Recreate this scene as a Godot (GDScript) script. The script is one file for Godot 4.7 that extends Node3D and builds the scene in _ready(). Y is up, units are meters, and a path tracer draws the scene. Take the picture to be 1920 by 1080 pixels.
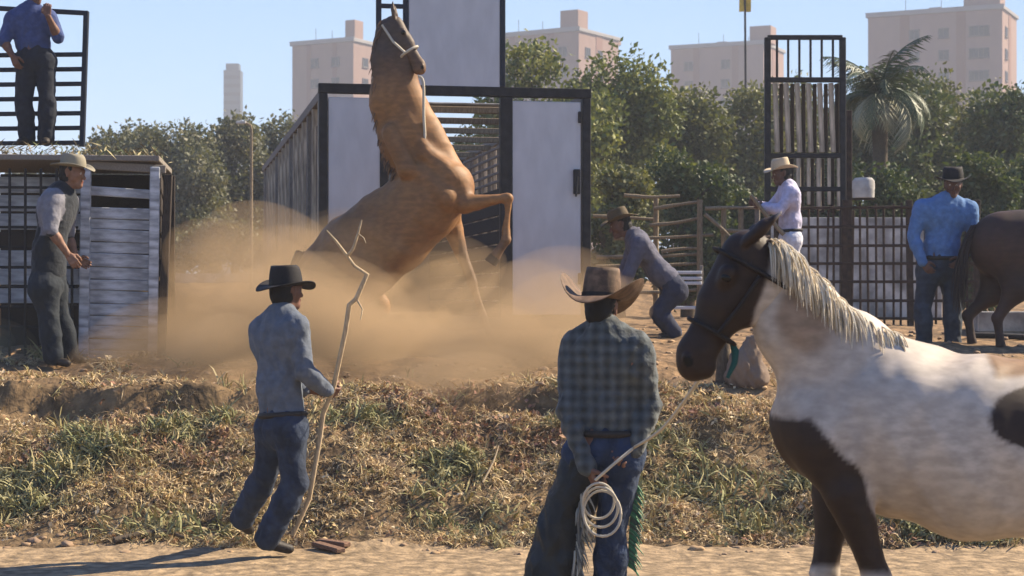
extends Node3D

# ---------------------------------------------------------------- names, things, parts
var used := {}
var rng := RandomNumberGenerator.new()
var noise := FastNoiseLite.new()
var soft := FastNoiseLite.new()                             # two octaves, for folds of cloth
var M := {}
var T := {}

func numbered(called: String) -> String:
	var n: int = used.get(called, 0)
	used[called] = n + 1
	return called if n == 0 else "%s_%03d" % [called, n]

func tag(o: Node3D, label: String, category: String, group := "") -> Node3D:
	o.set_meta("label", label)
	o.set_meta("category", category)
	if group: o.set_meta("group", group)
	return o

func thing(called: String, label: String, category: String, at := Vector3.ZERO, turn := 0.0, group := "") -> Node3D:
	var o := Node3D.new()
	o.name = numbered(called)
	add_child(o)
	o.position = at
	o.rotation.y = turn
	tag(o, label, category, group)
	return o

func put(called: String, mesh: Mesh, m: Material, parent: Node3D = null) -> MeshInstance3D:
	var o := MeshInstance3D.new()
	o.mesh = mesh
	o.material_override = m
	if parent == null or parent == self:
		o.name = numbered(called)
		add_child(o, true)
	else:
		var k := 0
		for c in parent.get_children():
			if str(c.name) == called or str(c.name).begins_with(called + "_0"): k += 1
		o.name = called if k == 0 else "%s_%03d" % [called, k]
		parent.add_child(o, true)
	return o

func struct(called: String, mesh: Mesh, m: Material, label: String) -> MeshInstance3D:
	var o := put(called, mesh, m)
	o.set_meta("kind", "structure")
	o.set_meta("label", label)
	return o

# ---------------------------------------------------------------- mesh building
class Shape:
	var v := PackedVector3Array()
	var n := PackedVector3Array()
	var c := PackedColorArray()
	var t := PackedInt32Array()
	var ink := Color.WHITE

	func flat(a: Vector3, b: Vector3, d: Vector3) -> void:   # counter-clockwise seen from outside
		var nn := (b - a).cross(d - a).normalized()
		var k := v.size()
		for p in [a, b, d]:
			v.append(p); n.append(nn); c.append(ink)
		t.append_array([k, k + 2, k + 1])

	func face(pts: Array, inside: Vector3) -> void:         # a convex face, turned away from a point inside
		var mid := Vector3.ZERO
		for p in pts: mid += p
		mid /= pts.size()
		var nn: Vector3 = (pts[1] - pts[0]).cross(pts[2] - pts[0])
		var back := nn.dot(mid - inside) < 0.0
		for i in range(1, pts.size() - 1):
			if back: flat(pts[0], pts[i + 1], pts[i])
			else: flat(pts[0], pts[i], pts[i + 1])

	func box(mid: Vector3, size: Vector3, b := Basis(), cut := 0.006) -> void:
		var h := size * 0.5
		cut = minf(cut, minf(h.x, minf(h.y, h.z)) * 0.45)
		var at := func(sx, sy, sz, axis):
			var p := Vector3(sx * (h.x - cut), sy * (h.y - cut), sz * (h.z - cut))
			if axis == 0: p.x = sx * h.x
			elif axis == 1: p.y = sy * h.y
			else: p.z = sz * h.z
			return mid + b * p
		for s in [-1.0, 1.0]:
			face([at.call(s, -1, -1, 0), at.call(s, 1, -1, 0), at.call(s, 1, 1, 0), at.call(s, -1, 1, 0)], mid)
			face([at.call(-1, s, -1, 1), at.call(1, s, -1, 1), at.call(1, s, 1, 1), at.call(-1, s, 1, 1)], mid)
			face([at.call(-1, -1, s, 2), at.call(1, -1, s, 2), at.call(1, 1, s, 2), at.call(-1, 1, s, 2)], mid)
			for r in [-1.0, 1.0]:
				face([at.call(s, r, -1, 0), at.call(s, r, 1, 0), at.call(s, r, 1, 1), at.call(s, r, -1, 1)], mid)
				face([at.call(s, -1, r, 0), at.call(s, 1, r, 0), at.call(s, 1, r, 2), at.call(s, -1, r, 2)], mid)
				face([at.call(-1, s, r, 1), at.call(1, s, r, 1), at.call(1, s, r, 2), at.call(-1, s, r, 2)], mid)
				for q in [-1.0, 1.0]:
					face([at.call(s, r, q, 0), at.call(s, r, q, 1), at.call(s, r, q, 2)], mid)

	func grid(rows: Array, closed: bool) -> void:           # rows of points, joined smoothly; outside on the left of the row's run
		var first := v.size()
		var w: int = rows[0].size()
		var base := v.size()
		for row in rows:
			for p in row:
				v.append(p); n.append(Vector3.ZERO); c.append(ink)
		var last := w if closed else w - 1
		for j in rows.size() - 1:
			for i in last:
				var a := base + j * w + i
				var b := base + j * w + (i + 1) % w
				t.append_array([a, b + w, b, a, a + w, b + w])
		smooth(first)

	func smooth(first: int) -> void:
		var from := 0
		for k in range(0, t.size(), 3):
			if t[k] < first: continue
			var a := v[t[k]]
			var g := (v[t[k + 2]] - a).cross(v[t[k + 1]] - a)
			n[t[k]] += g; n[t[k + 1]] += g; n[t[k + 2]] += g
		for k in range(first, v.size()): n[k] = n[k].normalized()

	func tube(pts: Array, rad: Array, sides := 7, squash := 1.0) -> void:
		var rows := []
		var side := Vector3.ZERO
		for i in pts.size():
			var d: Vector3 = (pts[mini(i + 1, pts.size() - 1)] - pts[maxi(i - 1, 0)]).normalized()
			if side == Vector3.ZERO:
				side = d.cross(Vector3.UP if absf(d.y) < 0.9 else Vector3.RIGHT).normalized()
			side = (side - d * side.dot(d)).normalized()
			var up := d.cross(side)
			var row := []
			for k in sides:
				var a := TAU * k / sides
				row.append(pts[i] + (side * cos(a) + up * sin(a) * squash) * rad[mini(i, rad.size() - 1)])
			rows.append(row)
		grid(rows, true)
		for e in [0, rows.size() - 1]:
			for k in range(1, sides - 1):
				if e == 0: flat(rows[e][0], rows[e][k + 1], rows[e][k])
				else: flat(rows[e][0], rows[e][k], rows[e][k + 1])

	func mesh() -> ArrayMesh:
		var a := []
		a.resize(Mesh.ARRAY_MAX)
		a[Mesh.ARRAY_VERTEX] = v
		a[Mesh.ARRAY_NORMAL] = n
		a[Mesh.ARRAY_COLOR] = c
		a[Mesh.ARRAY_INDEX] = t
		var m := ArrayMesh.new()
		m.add_surface_from_arrays(Mesh.PRIMITIVE_TRIANGLES, a)
		return m

var bars := {}
func bar_mesh(w: float, h: float, l: float, cut := 0.006) -> Mesh:
	var key := "%.3f %.3f %.3f" % [w, h, l]
	if not bars.has(key):
		var s := Shape.new()
		s.box(Vector3.ZERO, Vector3(w, h, l), Basis(), cut)
		bars[key] = s.mesh()
	return bars[key]

# a bar of section w x h from a to b, a part of its own
func bar(called: String, a: Vector3, b: Vector3, w: float, h: float, m: Material, parent: Node3D, cut := 0.006) -> MeshInstance3D:
	var d := b - a
	var o := put(called, bar_mesh(w, h, snappedf(d.length(), 0.001), cut), m, parent)
	o.basis = Basis.looking_at(d, Vector3.UP if absf(d.normalized().y) < 0.95 else Vector3.BACK)
	o.position = (a + b) * 0.5
	return o

func slab(called: String, mid: Vector3, size: Vector3, m: Material, parent: Node3D = null, cut := 0.006) -> MeshInstance3D:
	var s := Shape.new()
	s.box(Vector3.ZERO, size, Basis(), cut)
	var o := put(called, s.mesh(), m, parent)
	o.position = mid
	return o

func pole(called: String, pts: Array, rad: Array, m: Material, parent: Node3D = null, sides := 8) -> MeshInstance3D:
	var s := Shape.new()
	s.tube(pts, rad, sides)
	return put(called, s.mesh(), m, parent)

func bend(pts: Array, steps: int) -> Array:                 # a smooth line through points
	var cv := Curve3D.new()
	for i in pts.size():
		var g: Vector3 = (pts[mini(i + 1, pts.size() - 1)] - pts[maxi(i - 1, 0)]) / 6.0
		cv.add_point(pts[i], -g, g)
	var out := []
	for i in pts.size() - 1:
		for k in steps: out.append(cv.sample(i, float(k) / steps))
	out.append(pts[-1])
	return out

# ---------------------------------------------------------------- bodies: tapered capsules joined by a smooth minimum, meshed as surface nets
func bone(a: Vector3, b: Vector3, ra: float, rb: float, k := 0.03, axis := Vector3.ZERO, squash := 1.0) -> Array:
	return [a, b, ra, rb, k, axis, squash]

func nets(sh: Shape, bones: Array, cell: float, fold := 0.0, ff := 6.0, tint = null) -> void:
	var lo := Vector3.ONE * 1e6
	var hi := -lo
	for b in bones:
		var r: float = maxf(b[2], b[3])
		lo = lo.min(b[0] - Vector3.ONE * r).min(b[1] - Vector3.ONE * r)
		hi = hi.max(b[0] + Vector3.ONE * r).max(b[1] + Vector3.ONE * r)
	lo -= Vector3.ONE * cell * 3.0
	hi += Vector3.ONE * cell * 3.0
	var nx := int((hi.x - lo.x) / cell) + 2
	var ny := int((hi.y - lo.y) / cell) + 2
	var nz := int((hi.z - lo.z) / cell) + 2
	var f := PackedFloat32Array()
	f.resize(nx * ny * nz)
	f.fill(9.0)
	for b in bones:
		var a: Vector3 = b[0] - lo
		var e: Vector3 = b[1] - lo
		var ab := e - a
		var inv := 1.0 / maxf(ab.length_squared(), 1e-9)
		var ra: float = b[2]
		var dr: float = b[3] - b[2]
		var k: float = b[4]
		var ax: Vector3 = b[5]
		var st: float = 1.0 / float(b[6]) - 1.0
		var flat := ax != Vector3.ZERO
		var m: float = maxf(b[2], b[3]) + k + cell * 2.5
		var l := ((a.min(e) - Vector3.ONE * m) / cell).max(Vector3.ZERO)
		var h := (a.max(e) + Vector3.ONE * m) / cell
		var x0 := int(l.x); var x1 := mini(int(h.x) + 1, nx)
		var y0 := int(l.y); var y1 := mini(int(h.y) + 1, ny)
		var z0 := int(l.z); var z1 := mini(int(h.z) + 1, nz)
		for iz in range(z0, z1):
			for iy in range(y0, y1):
				var i := (iz * ny + iy) * nx + x0
				var q := Vector3(x0 * cell, iy * cell, iz * cell) - a
				for ix in range(x0, x1):
					var s := clampf(q.dot(ab) * inv, 0.0, 1.0)
					var w := q - ab * s
					if flat: w += ax * (w.dot(ax) * st)
					var d := w.length() - ra - dr * s
					var o := f[i]
					var g := k - absf(o - d)
					if d < o: o = d
					if g > 0.0: o -= g * g * 0.25 / k
					f[i] = o
					i += 1
					q.x += cell
	var id := PackedInt32Array()
	id.resize(f.size())
	id.fill(-1)
	var sy := nx
	var sz := nx * ny
	var far := cell * 3.2
	var first := sh.v.size()
	var off := [0, 1, sy, sy + 1, sz, sz + 1, sz + sy, sz + sy + 1]
	var edges := [[0, 1], [2, 3], [4, 5], [6, 7], [0, 2], [1, 3], [4, 6], [5, 7], [0, 4], [1, 5], [2, 6], [3, 7]]
	var g8 := PackedFloat32Array()
	g8.resize(8)
	var tris := PackedInt32Array()
	for iz in nz - 1:
		for iy in ny - 1:
			var i := (iz * ny + iy) * nx
			for ix in nx - 1:
				var v0 := f[i]
				if absf(v0) < far:
					var inside := 0
					for q in 8:
						var x := f[i + off[q]]
						g8[q] = x
						if x < 0.0: inside += 1
					if inside > 0 and inside < 8:
						var p := Vector3.ZERO
						var cnt := 0
						for ed in edges:
							var u := g8[ed[0]]
							var w := g8[ed[1]]
							if (u < 0.0) != (w < 0.0):
								var s := u / (u - w)
								var c0: int = ed[0]
								var c1: int = ed[1]
								p += Vector3((c0 & 1) + ((c1 & 1) - (c0 & 1)) * s, ((c0 >> 1) & 1) + (((c1 >> 1) & 1) - ((c0 >> 1) & 1)) * s, (c0 >> 2) + ((c1 >> 2) - (c0 >> 2)) * s)
								cnt += 1
						var pos := lo + (Vector3(ix, iy, iz) + p / cnt) * cell
						if fold > 0.0:
							var gr := Vector3(g8[1] - g8[0] + g8[7] - g8[6], g8[2] - g8[0] + g8[7] - g8[5], g8[4] - g8[0] + g8[7] - g8[3]).normalized()
							var u := (pos.x + pos.z * 0.6) * 0.85 - pos.y * 0.5
							var w := (pos.x + pos.z * 0.6) * 0.85 + pos.y * 0.5
							var fx := soft.get_noise_3d(u * ff * 1.5, w * ff * 0.45, pos.z * ff * 0.7)
							var fy := soft.get_noise_3d(w * ff * 1.5 + 40.0, u * ff * 0.5, pos.z * ff * 0.7)
							pos += gr * fold * (fx * 0.5 + 0.45 - absf(fy) * 0.9 - absf(fx) * 0.5)
						id[i] = sh.v.size()
						sh.v.append(pos)
						sh.n.append(Vector3.ZERO)
						sh.c.append(tint.call(pos) if tint != null else sh.ink as Color)
						var neg := v0 < 0.0
						if iy > 0 and iz > 0 and (g8[1] < 0.0) != neg:
							_quad(tris, id[i - sy - sz], id[i - sz], id[i], id[i - sy], neg)
						if ix > 0 and iz > 0 and (g8[2] < 0.0) != neg:
							_quad(tris, id[i - 1 - sz], id[i - 1], id[i], id[i - sz], neg)
						if ix > 0 and iy > 0 and (g8[4] < 0.0) != neg:
							_quad(tris, id[i - 1 - sy], id[i - sy], id[i], id[i - 1], neg)
				i += 1
	# normals from the faces (stored clockwise)
	for q in range(0, tris.size(), 3):
		var a := sh.v[tris[q]]
		var g := (sh.v[tris[q + 2]] - a).cross(sh.v[tris[q + 1]] - a)
		sh.n[tris[q]] += g; sh.n[tris[q + 1]] += g; sh.n[tris[q + 2]] += g
	for q in range(first, sh.v.size()): sh.n[q] = sh.n[q].normalized()
	sh.t.append_array(tris)

func _quad(tris: PackedInt32Array, a: int, b: int, c: int, d: int, neg: bool) -> void:
	if a < 0 or b < 0 or c < 0 or d < 0: return
	if neg: tris.append_array([a, c, b, a, d, c])
	else: tris.append_array([a, b, c, a, c, d])

# ---------------------------------------------------------------- materials and textures
func ramp_noise(freq: float, a: float, b: float, kind := FastNoiseLite.TYPE_SIMPLEX_SMOOTH, oct := 5, as_normal := false, bump := 6.0, s := 1, size := 512) -> NoiseTexture2D:
	var fn := FastNoiseLite.new()
	fn.seed = s
	fn.noise_type = kind
	fn.frequency = freq
	fn.fractal_octaves = oct
	var t := NoiseTexture2D.new()
	t.width = size; t.height = size
	t.seamless = true
	t.noise = fn
	if as_normal:
		t.as_normal_map = true
		t.bump_strength = bump
	else:
		var g := Gradient.new()
		g.offsets = PackedFloat32Array([0.2, 0.8])
		g.colors = PackedColorArray([Color(a, a, a), Color(b, b, b)])
		t.color_ramp = g
	return t

func mat(col: Color, rough := 0.85, tex := "", scale := Vector3.ONE, nrm := "", nscale := 1.0, world := false) -> StandardMaterial3D:
	var m := StandardMaterial3D.new()
	m.albedo_color = col.linear_to_srgb()
	m.roughness = rough
	m.metallic_specular = 0.35
	if tex or nrm:
		m.uv1_triplanar = true
		m.uv1_world_triplanar = world
		m.uv1_scale = scale
	if tex: m.albedo_texture = T[tex]
	if nrm:
		m.normal_enabled = true
		m.normal_texture = T[nrm]
		m.normal_scale = nscale
	return m

func tinted(m: StandardMaterial3D) -> StandardMaterial3D:
	m.vertex_color_use_as_albedo = true
	return m

func make_materials() -> void:
	T.mottle = ramp_noise(0.012, 0.84, 1.0)
	T.patchy = ramp_noise(0.006, 0.66, 1.0, FastNoiseLite.TYPE_SIMPLEX_SMOOTH, 6, false, 6.0, 7)
	T.grain = ramp_noise(0.06, 0.76, 1.0, FastNoiseLite.TYPE_PERLIN, 4, false, 6.0, 3)
	T.soil = ramp_noise(0.03, 0.66, 1.0, FastNoiseLite.TYPE_PERLIN, 6, false, 6.0, 5)
	T.n_fine = ramp_noise(0.05, 0, 1, FastNoiseLite.TYPE_PERLIN, 5, true, 5.0, 11)
	T.n_soft = ramp_noise(0.015, 0, 1, FastNoiseLite.TYPE_SIMPLEX_SMOOTH, 4, true, 9.0, 12)
	M.skin = tinted(mat(Color(1, 1, 1), 0.55, "mottle", Vector3.ONE * 3.0))
	M.horse = tinted(mat(Color(1, 1, 1), 0.6, "mottle", Vector3(1.5, 3, 3)))
	M.hair = tinted(mat(Color(1, 1, 1), 0.6))
	M.hoof = mat(Color(0.035, 0.028, 0.022), 0.6, "mottle", Vector3.ONE * 4)
	M.eye = mat(Color(0.006, 0.005, 0.004), 0.12)
	M.dark_steel = mat(Color(0.022, 0.02, 0.022), 0.55, "patchy", Vector3.ONE * 2.0, "n_fine", 0.3)
	M.blue_steel = mat(Color(0.012, 0.017, 0.032), 0.55, "mottle", Vector3.ONE * 2.0)
	M.rust_steel = mat(Color(0.055, 0.032, 0.022), 0.75, "patchy", Vector3.ONE * 2.0, "n_fine", 0.4)
	T.stain = ramp_noise(0.01, 0.955, 1.0, FastNoiseLite.TYPE_SIMPLEX_SMOOTH, 6, false, 6.0, 21)
	M.white_paint = mat(Color(0.5, 0.51, 0.53), 0.45, "stain", Vector3(0.9, 0.4, 0.9), "n_soft", 0.05)
	M.pale_wood = mat(Color(0.29, 0.225, 0.145), 0.85, "grain", Vector3(3, 0.5, 3), "n_fine", 0.6)
	M.slat_wood = mat(Color(0.56, 0.46, 0.34), 0.85, "patchy", Vector3(4, 4, 0.5), "n_fine", 0.6)
	M.peeled_wood = mat(Color(0.56, 0.43, 0.27), 0.8, "grain", Vector3(3, 0.5, 3), "n_fine", 0.5)
	M.grey_wood = mat(Color(0.25, 0.22, 0.19), 0.9, "grain", Vector3(4, 4, 0.5), "n_fine", 0.7)
	M.wash_wood = mat(Color(0.5, 0.52, 0.56), 0.85, "patchy", Vector3(0.7, 3, 3), "n_fine", 0.4)
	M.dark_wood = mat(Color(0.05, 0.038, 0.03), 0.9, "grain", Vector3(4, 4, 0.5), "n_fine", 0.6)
	M.rust_wood = mat(Color(0.11, 0.07, 0.055), 0.9, "patchy", Vector3(3, 3, 0.5), "n_fine", 0.4)
	M.white_wash = mat(Color(0.5, 0.485, 0.455), 0.9, "patchy", Vector3.ONE * 0.7, "n_fine", 0.4)
	M.straw = mat(Color(0.62, 0.5, 0.34), 0.85, "grain", Vector3.ONE * 9, "n_fine", 0.8)
	M.rope = mat(Color(0.62, 0.56, 0.44), 0.9, "grain", Vector3.ONE * 16, "n_fine", 1.0)
	M.white_cloth = mat(Color(0.75, 0.75, 0.78), 0.9, "mottle", Vector3.ONE * 3, "n_soft", 0.4)
	M.leaf = tinted(mat(Color(1, 1, 1), 0.6))
	M.leaf.backlight_enabled = true
	M.leaf.backlight = Color(0.7, 0.7, 0.45)
	M.dry = tinted(mat(Color(1, 1, 1), 0.85))
	M.dry.backlight_enabled = true
	M.dry.backlight = Color(0.3, 0.28, 0.2)
	M.bark = mat(Color(0.11, 0.085, 0.06), 0.95, "grain", Vector3(3, 0.8, 3), "n_fine", 1.0)
	M.ground = tinted(mat(Color(1, 1, 1), 0.95, "soil", Vector3.ONE * 0.9, "n_fine", 1.0, true))
	M.ground.detail_enabled = true
	M.ground.detail_albedo = T.patchy
	M.ground.detail_blend_mode = BaseMaterial3D.BLEND_MODE_MUL
	M.ground.detail_uv_layer = BaseMaterial3D.DETAIL_UV_1
	M.road = mat(Color(0.35, 0.25, 0.145), 0.95, "soil", Vector3.ONE * 0.6, "n_fine", 0.8, true)
	M.glass = mat(Color(0.015, 0.018, 0.022), 0.2)
	M.window_frame = mat(Color(0.09, 0.08, 0.08), 0.7)
	M.facade = mat(Color(0.24, 0.155, 0.125), 0.9, "stain", Vector3(0.08, 0.03, 0.08))
	M.facade_pale = mat(Color(0.25, 0.165, 0.135), 0.9, "stain", Vector3(0.08, 0.03, 0.08))
	M.band = mat(Color(0.2, 0.105, 0.075), 0.9, "stain", Vector3(0.08, 0.03, 0.08))
	M.concrete = mat(Color(0.25, 0.24, 0.235), 0.9, "stain", Vector3.ONE * 0.1)

func cloth(col: Color, nscale := 0.7, tex := "mottle") -> StandardMaterial3D:
	var m := mat(col, 0.92, tex, Vector3.ONE * 2.2, "n_soft", nscale)
	m.rim_enabled = true
	m.rim = 0.25
	m.rim_tint = 0.6
	return m

# ---------------------------------------------------------------- people
# a hand: palm, four unequal bent fingers, a thumb from the side of the palm
func hand_bones(wr: Vector3, fd: Vector3, palm: Vector3, thumb: Vector3, curl: float) -> Array:
	fd = fd.normalized()
	palm = (palm - fd * palm.dot(fd)).normalized()
	thumb = (thumb - fd * thumb.dot(fd) - palm * thumb.dot(palm)).normalized()
	var out := []
	var len := [0.068, 0.08, 0.075, 0.058]
	for i in 4:
		var side := thumb * (0.03 - 0.02 * i)
		var k0 := wr + fd * 0.012 + side * 0.6
		var k1 := wr + fd * (0.09 - 0.004 * absf(i - 1.2)) + side
		out.append(bone(k0, k1, 0.0135, 0.0115, 0.014, palm, 0.85))
		var p := k1
		var d := fd
		var ax := fd.cross(palm).normalized()
		for s in 3:
			d = d.rotated(ax, curl * (0.75 + 0.25 * s) + 0.04 * i)
			var e: Vector3 = p + d * len[i] * [0.45, 0.31, 0.24][s]
			out.append(bone(p, e, 0.0092 - 0.0008 * s, 0.0086 - 0.001 * s, 0.004))
			p = e
	var t0 := wr + fd * 0.022 + thumb * 0.022
	var t1 := t0 + (fd * 0.55 + thumb * 0.65 + palm * 0.35).normalized() * 0.042
	var t2 := t1 + (fd * 0.8 + thumb * 0.15 + palm * (0.3 + curl * 0.35)).normalized() * 0.034
	var t3 := t2 + (fd * 0.8 - thumb * 0.1 + palm * (0.3 + curl * 0.5)).normalized() * 0.026
	out.append(bone(wr + fd * 0.008, t1, 0.014, 0.0125, 0.014))
	out.append(bone(t1, t2, 0.0115, 0.0105, 0.004))
	out.append(bone(t2, t3, 0.0105, 0.0085, 0.004))
	return out

func head_bones(c: Vector3, F: Vector3, U: Vector3, neck: Vector3) -> Array:
	var R := F.cross(U).normalized()
	var o := [
		bone(c - F * 0.018 + U * 0.03, c - F * 0.008 + U * 0.025, 0.098, 0.095, 0.03, R, 0.82),
		bone(c + F * 0.03 - U * 0.02, c + F * 0.045 - U * 0.082, 0.064, 0.04, 0.03, R, 0.92),
		bone(c + F * 0.085 + U * 0.012, c + F * 0.108 - U * 0.032, 0.009, 0.0145, 0.012),
		bone(c + F * 0.082 + U * 0.028 - R * 0.03, c + F * 0.082 + U * 0.028 + R * 0.03, 0.012, 0.012, 0.015),
		bone(c + F * 0.088 - U * 0.06 - R * 0.014, c + F * 0.088 - U * 0.06 + R * 0.014, 0.0085, 0.0085, 0.006),
		bone(c + F * 0.084 - U * 0.072 - R * 0.011, c + F * 0.084 - U * 0.072 + R * 0.011, 0.008, 0.008, 0.005),
		bone(c + F * 0.07 - U * 0.098, c + F * 0.074 - U * 0.096, 0.022, 0.02, 0.02),
		bone(neck - U * 0.03, c - F * 0.012 - U * 0.055, 0.06, 0.054, 0.03),
	]
	for s in [-1.0, 1.0]:
		o.append(bone(c + R * s * 0.078 - F * 0.012 + U * 0.02, c + R * s * 0.08 - F * 0.006 - U * 0.024, 0.02, 0.013, 0.006, R, 0.45))
		o.append(bone(c + F * 0.05 - U * 0.025 + R * s * 0.042, c + F * 0.04 - U * 0.04 + R * s * 0.044, 0.026, 0.02, 0.02))
		o.append(bone(c + F * 0.078 + U * 0.006 + R * s * 0.031, c + F * 0.079 + U * 0.006 + R * s * 0.031, 0.0115, 0.0115, 0.003))
	return o

func hat_mesh(rad: float, brim: float, crown: float, curl: float, droop: float, dent: float) -> ArrayMesh:
	var s := Shape.new()
	var n := 40
	var ring := func(rx, rz, y, extra):
		var row := []
		for i in n:
			var a := TAU * i / n
			row.append(Vector3(cos(a) * rx, y + (extra.call(a) if extra != null else 0.0), sin(a) * rz))
		return row
	var rows := []
	var no = null
	for side in [1, 0]:                                       # underside of the brim, then its top and the crown
		var steps := 7
		for j in range(steps + 1):
			var u := float(j) / steps if side == 1 else 1.0 - float(j) / steps
			var e := rad * 0.98 + brim * u
			var lift := func(a): return curl * pow(absf(cos(a)), 2.0) * pow(u, 1.7) - droop * pow(absf(sin(a)), 2.0) * u * u + (0.006 if side == 0 else 0.0) + 0.008 * u * sin(a * 3.0 + 1.0)
			rows.append(ring.call(e * (1.0 - 0.1 * u), e * 1.1, 0.0, lift))
	for j in range(1, 9):
		var u := j / 8.0
		var e := rad * (1.0 - 0.16 * u * u)
		rows.append(ring.call(e * 0.98, e * 1.1, crown * u, func(a): return -0.018 * u * u * maxf(0.0, sin(a)) + 0.008 * u * absf(cos(a))))
	for j in range(1, 6):
		var u := 1.0 - j / 5.0
		var e := rad * 0.84 * maxf(u, 0.02)
		rows.append(ring.call(e * 0.98, e * 1.1, crown + 0.012 * (1.0 - absf(u - 0.7)) - dent * pow(1.0 - u, 1.2), no))
	rows.reverse()
	s.grid(rows, true)
	return s.mesh()

func put_hat(t: Node3D, c: Vector3, F: Vector3, U: Vector3, o: Dictionary) -> void:
	var h := put("hat", hat_mesh(0.102, o.get("brim", 0.1), o.get("crown", 0.12), o.get("curl", 0.05), o.get("droop", 0.015), o.get("dent", 0.035)), o.hat, t)
	var R := F.cross(U).normalized()
	h.basis = Basis(R, U, U.cross(R) * -1.0) if false else Basis(-R, U, F)
	h.position = c + U * o.get("hat_up", 0.055) - F * 0.01
	if o.has("band"):
		var s := Shape.new()
		var rows := []
		for y in [0.008, 0.03]:
			var row := []
			for i in 32:
				var a := TAU * i / 32
				row.append(Vector3(cos(a) * 0.104, y, sin(a) * 0.116))
			rows.append(row)
		rows.reverse()
		s.grid(rows, true)
		put("hat_band", s.mesh(), o.band, h)

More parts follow.
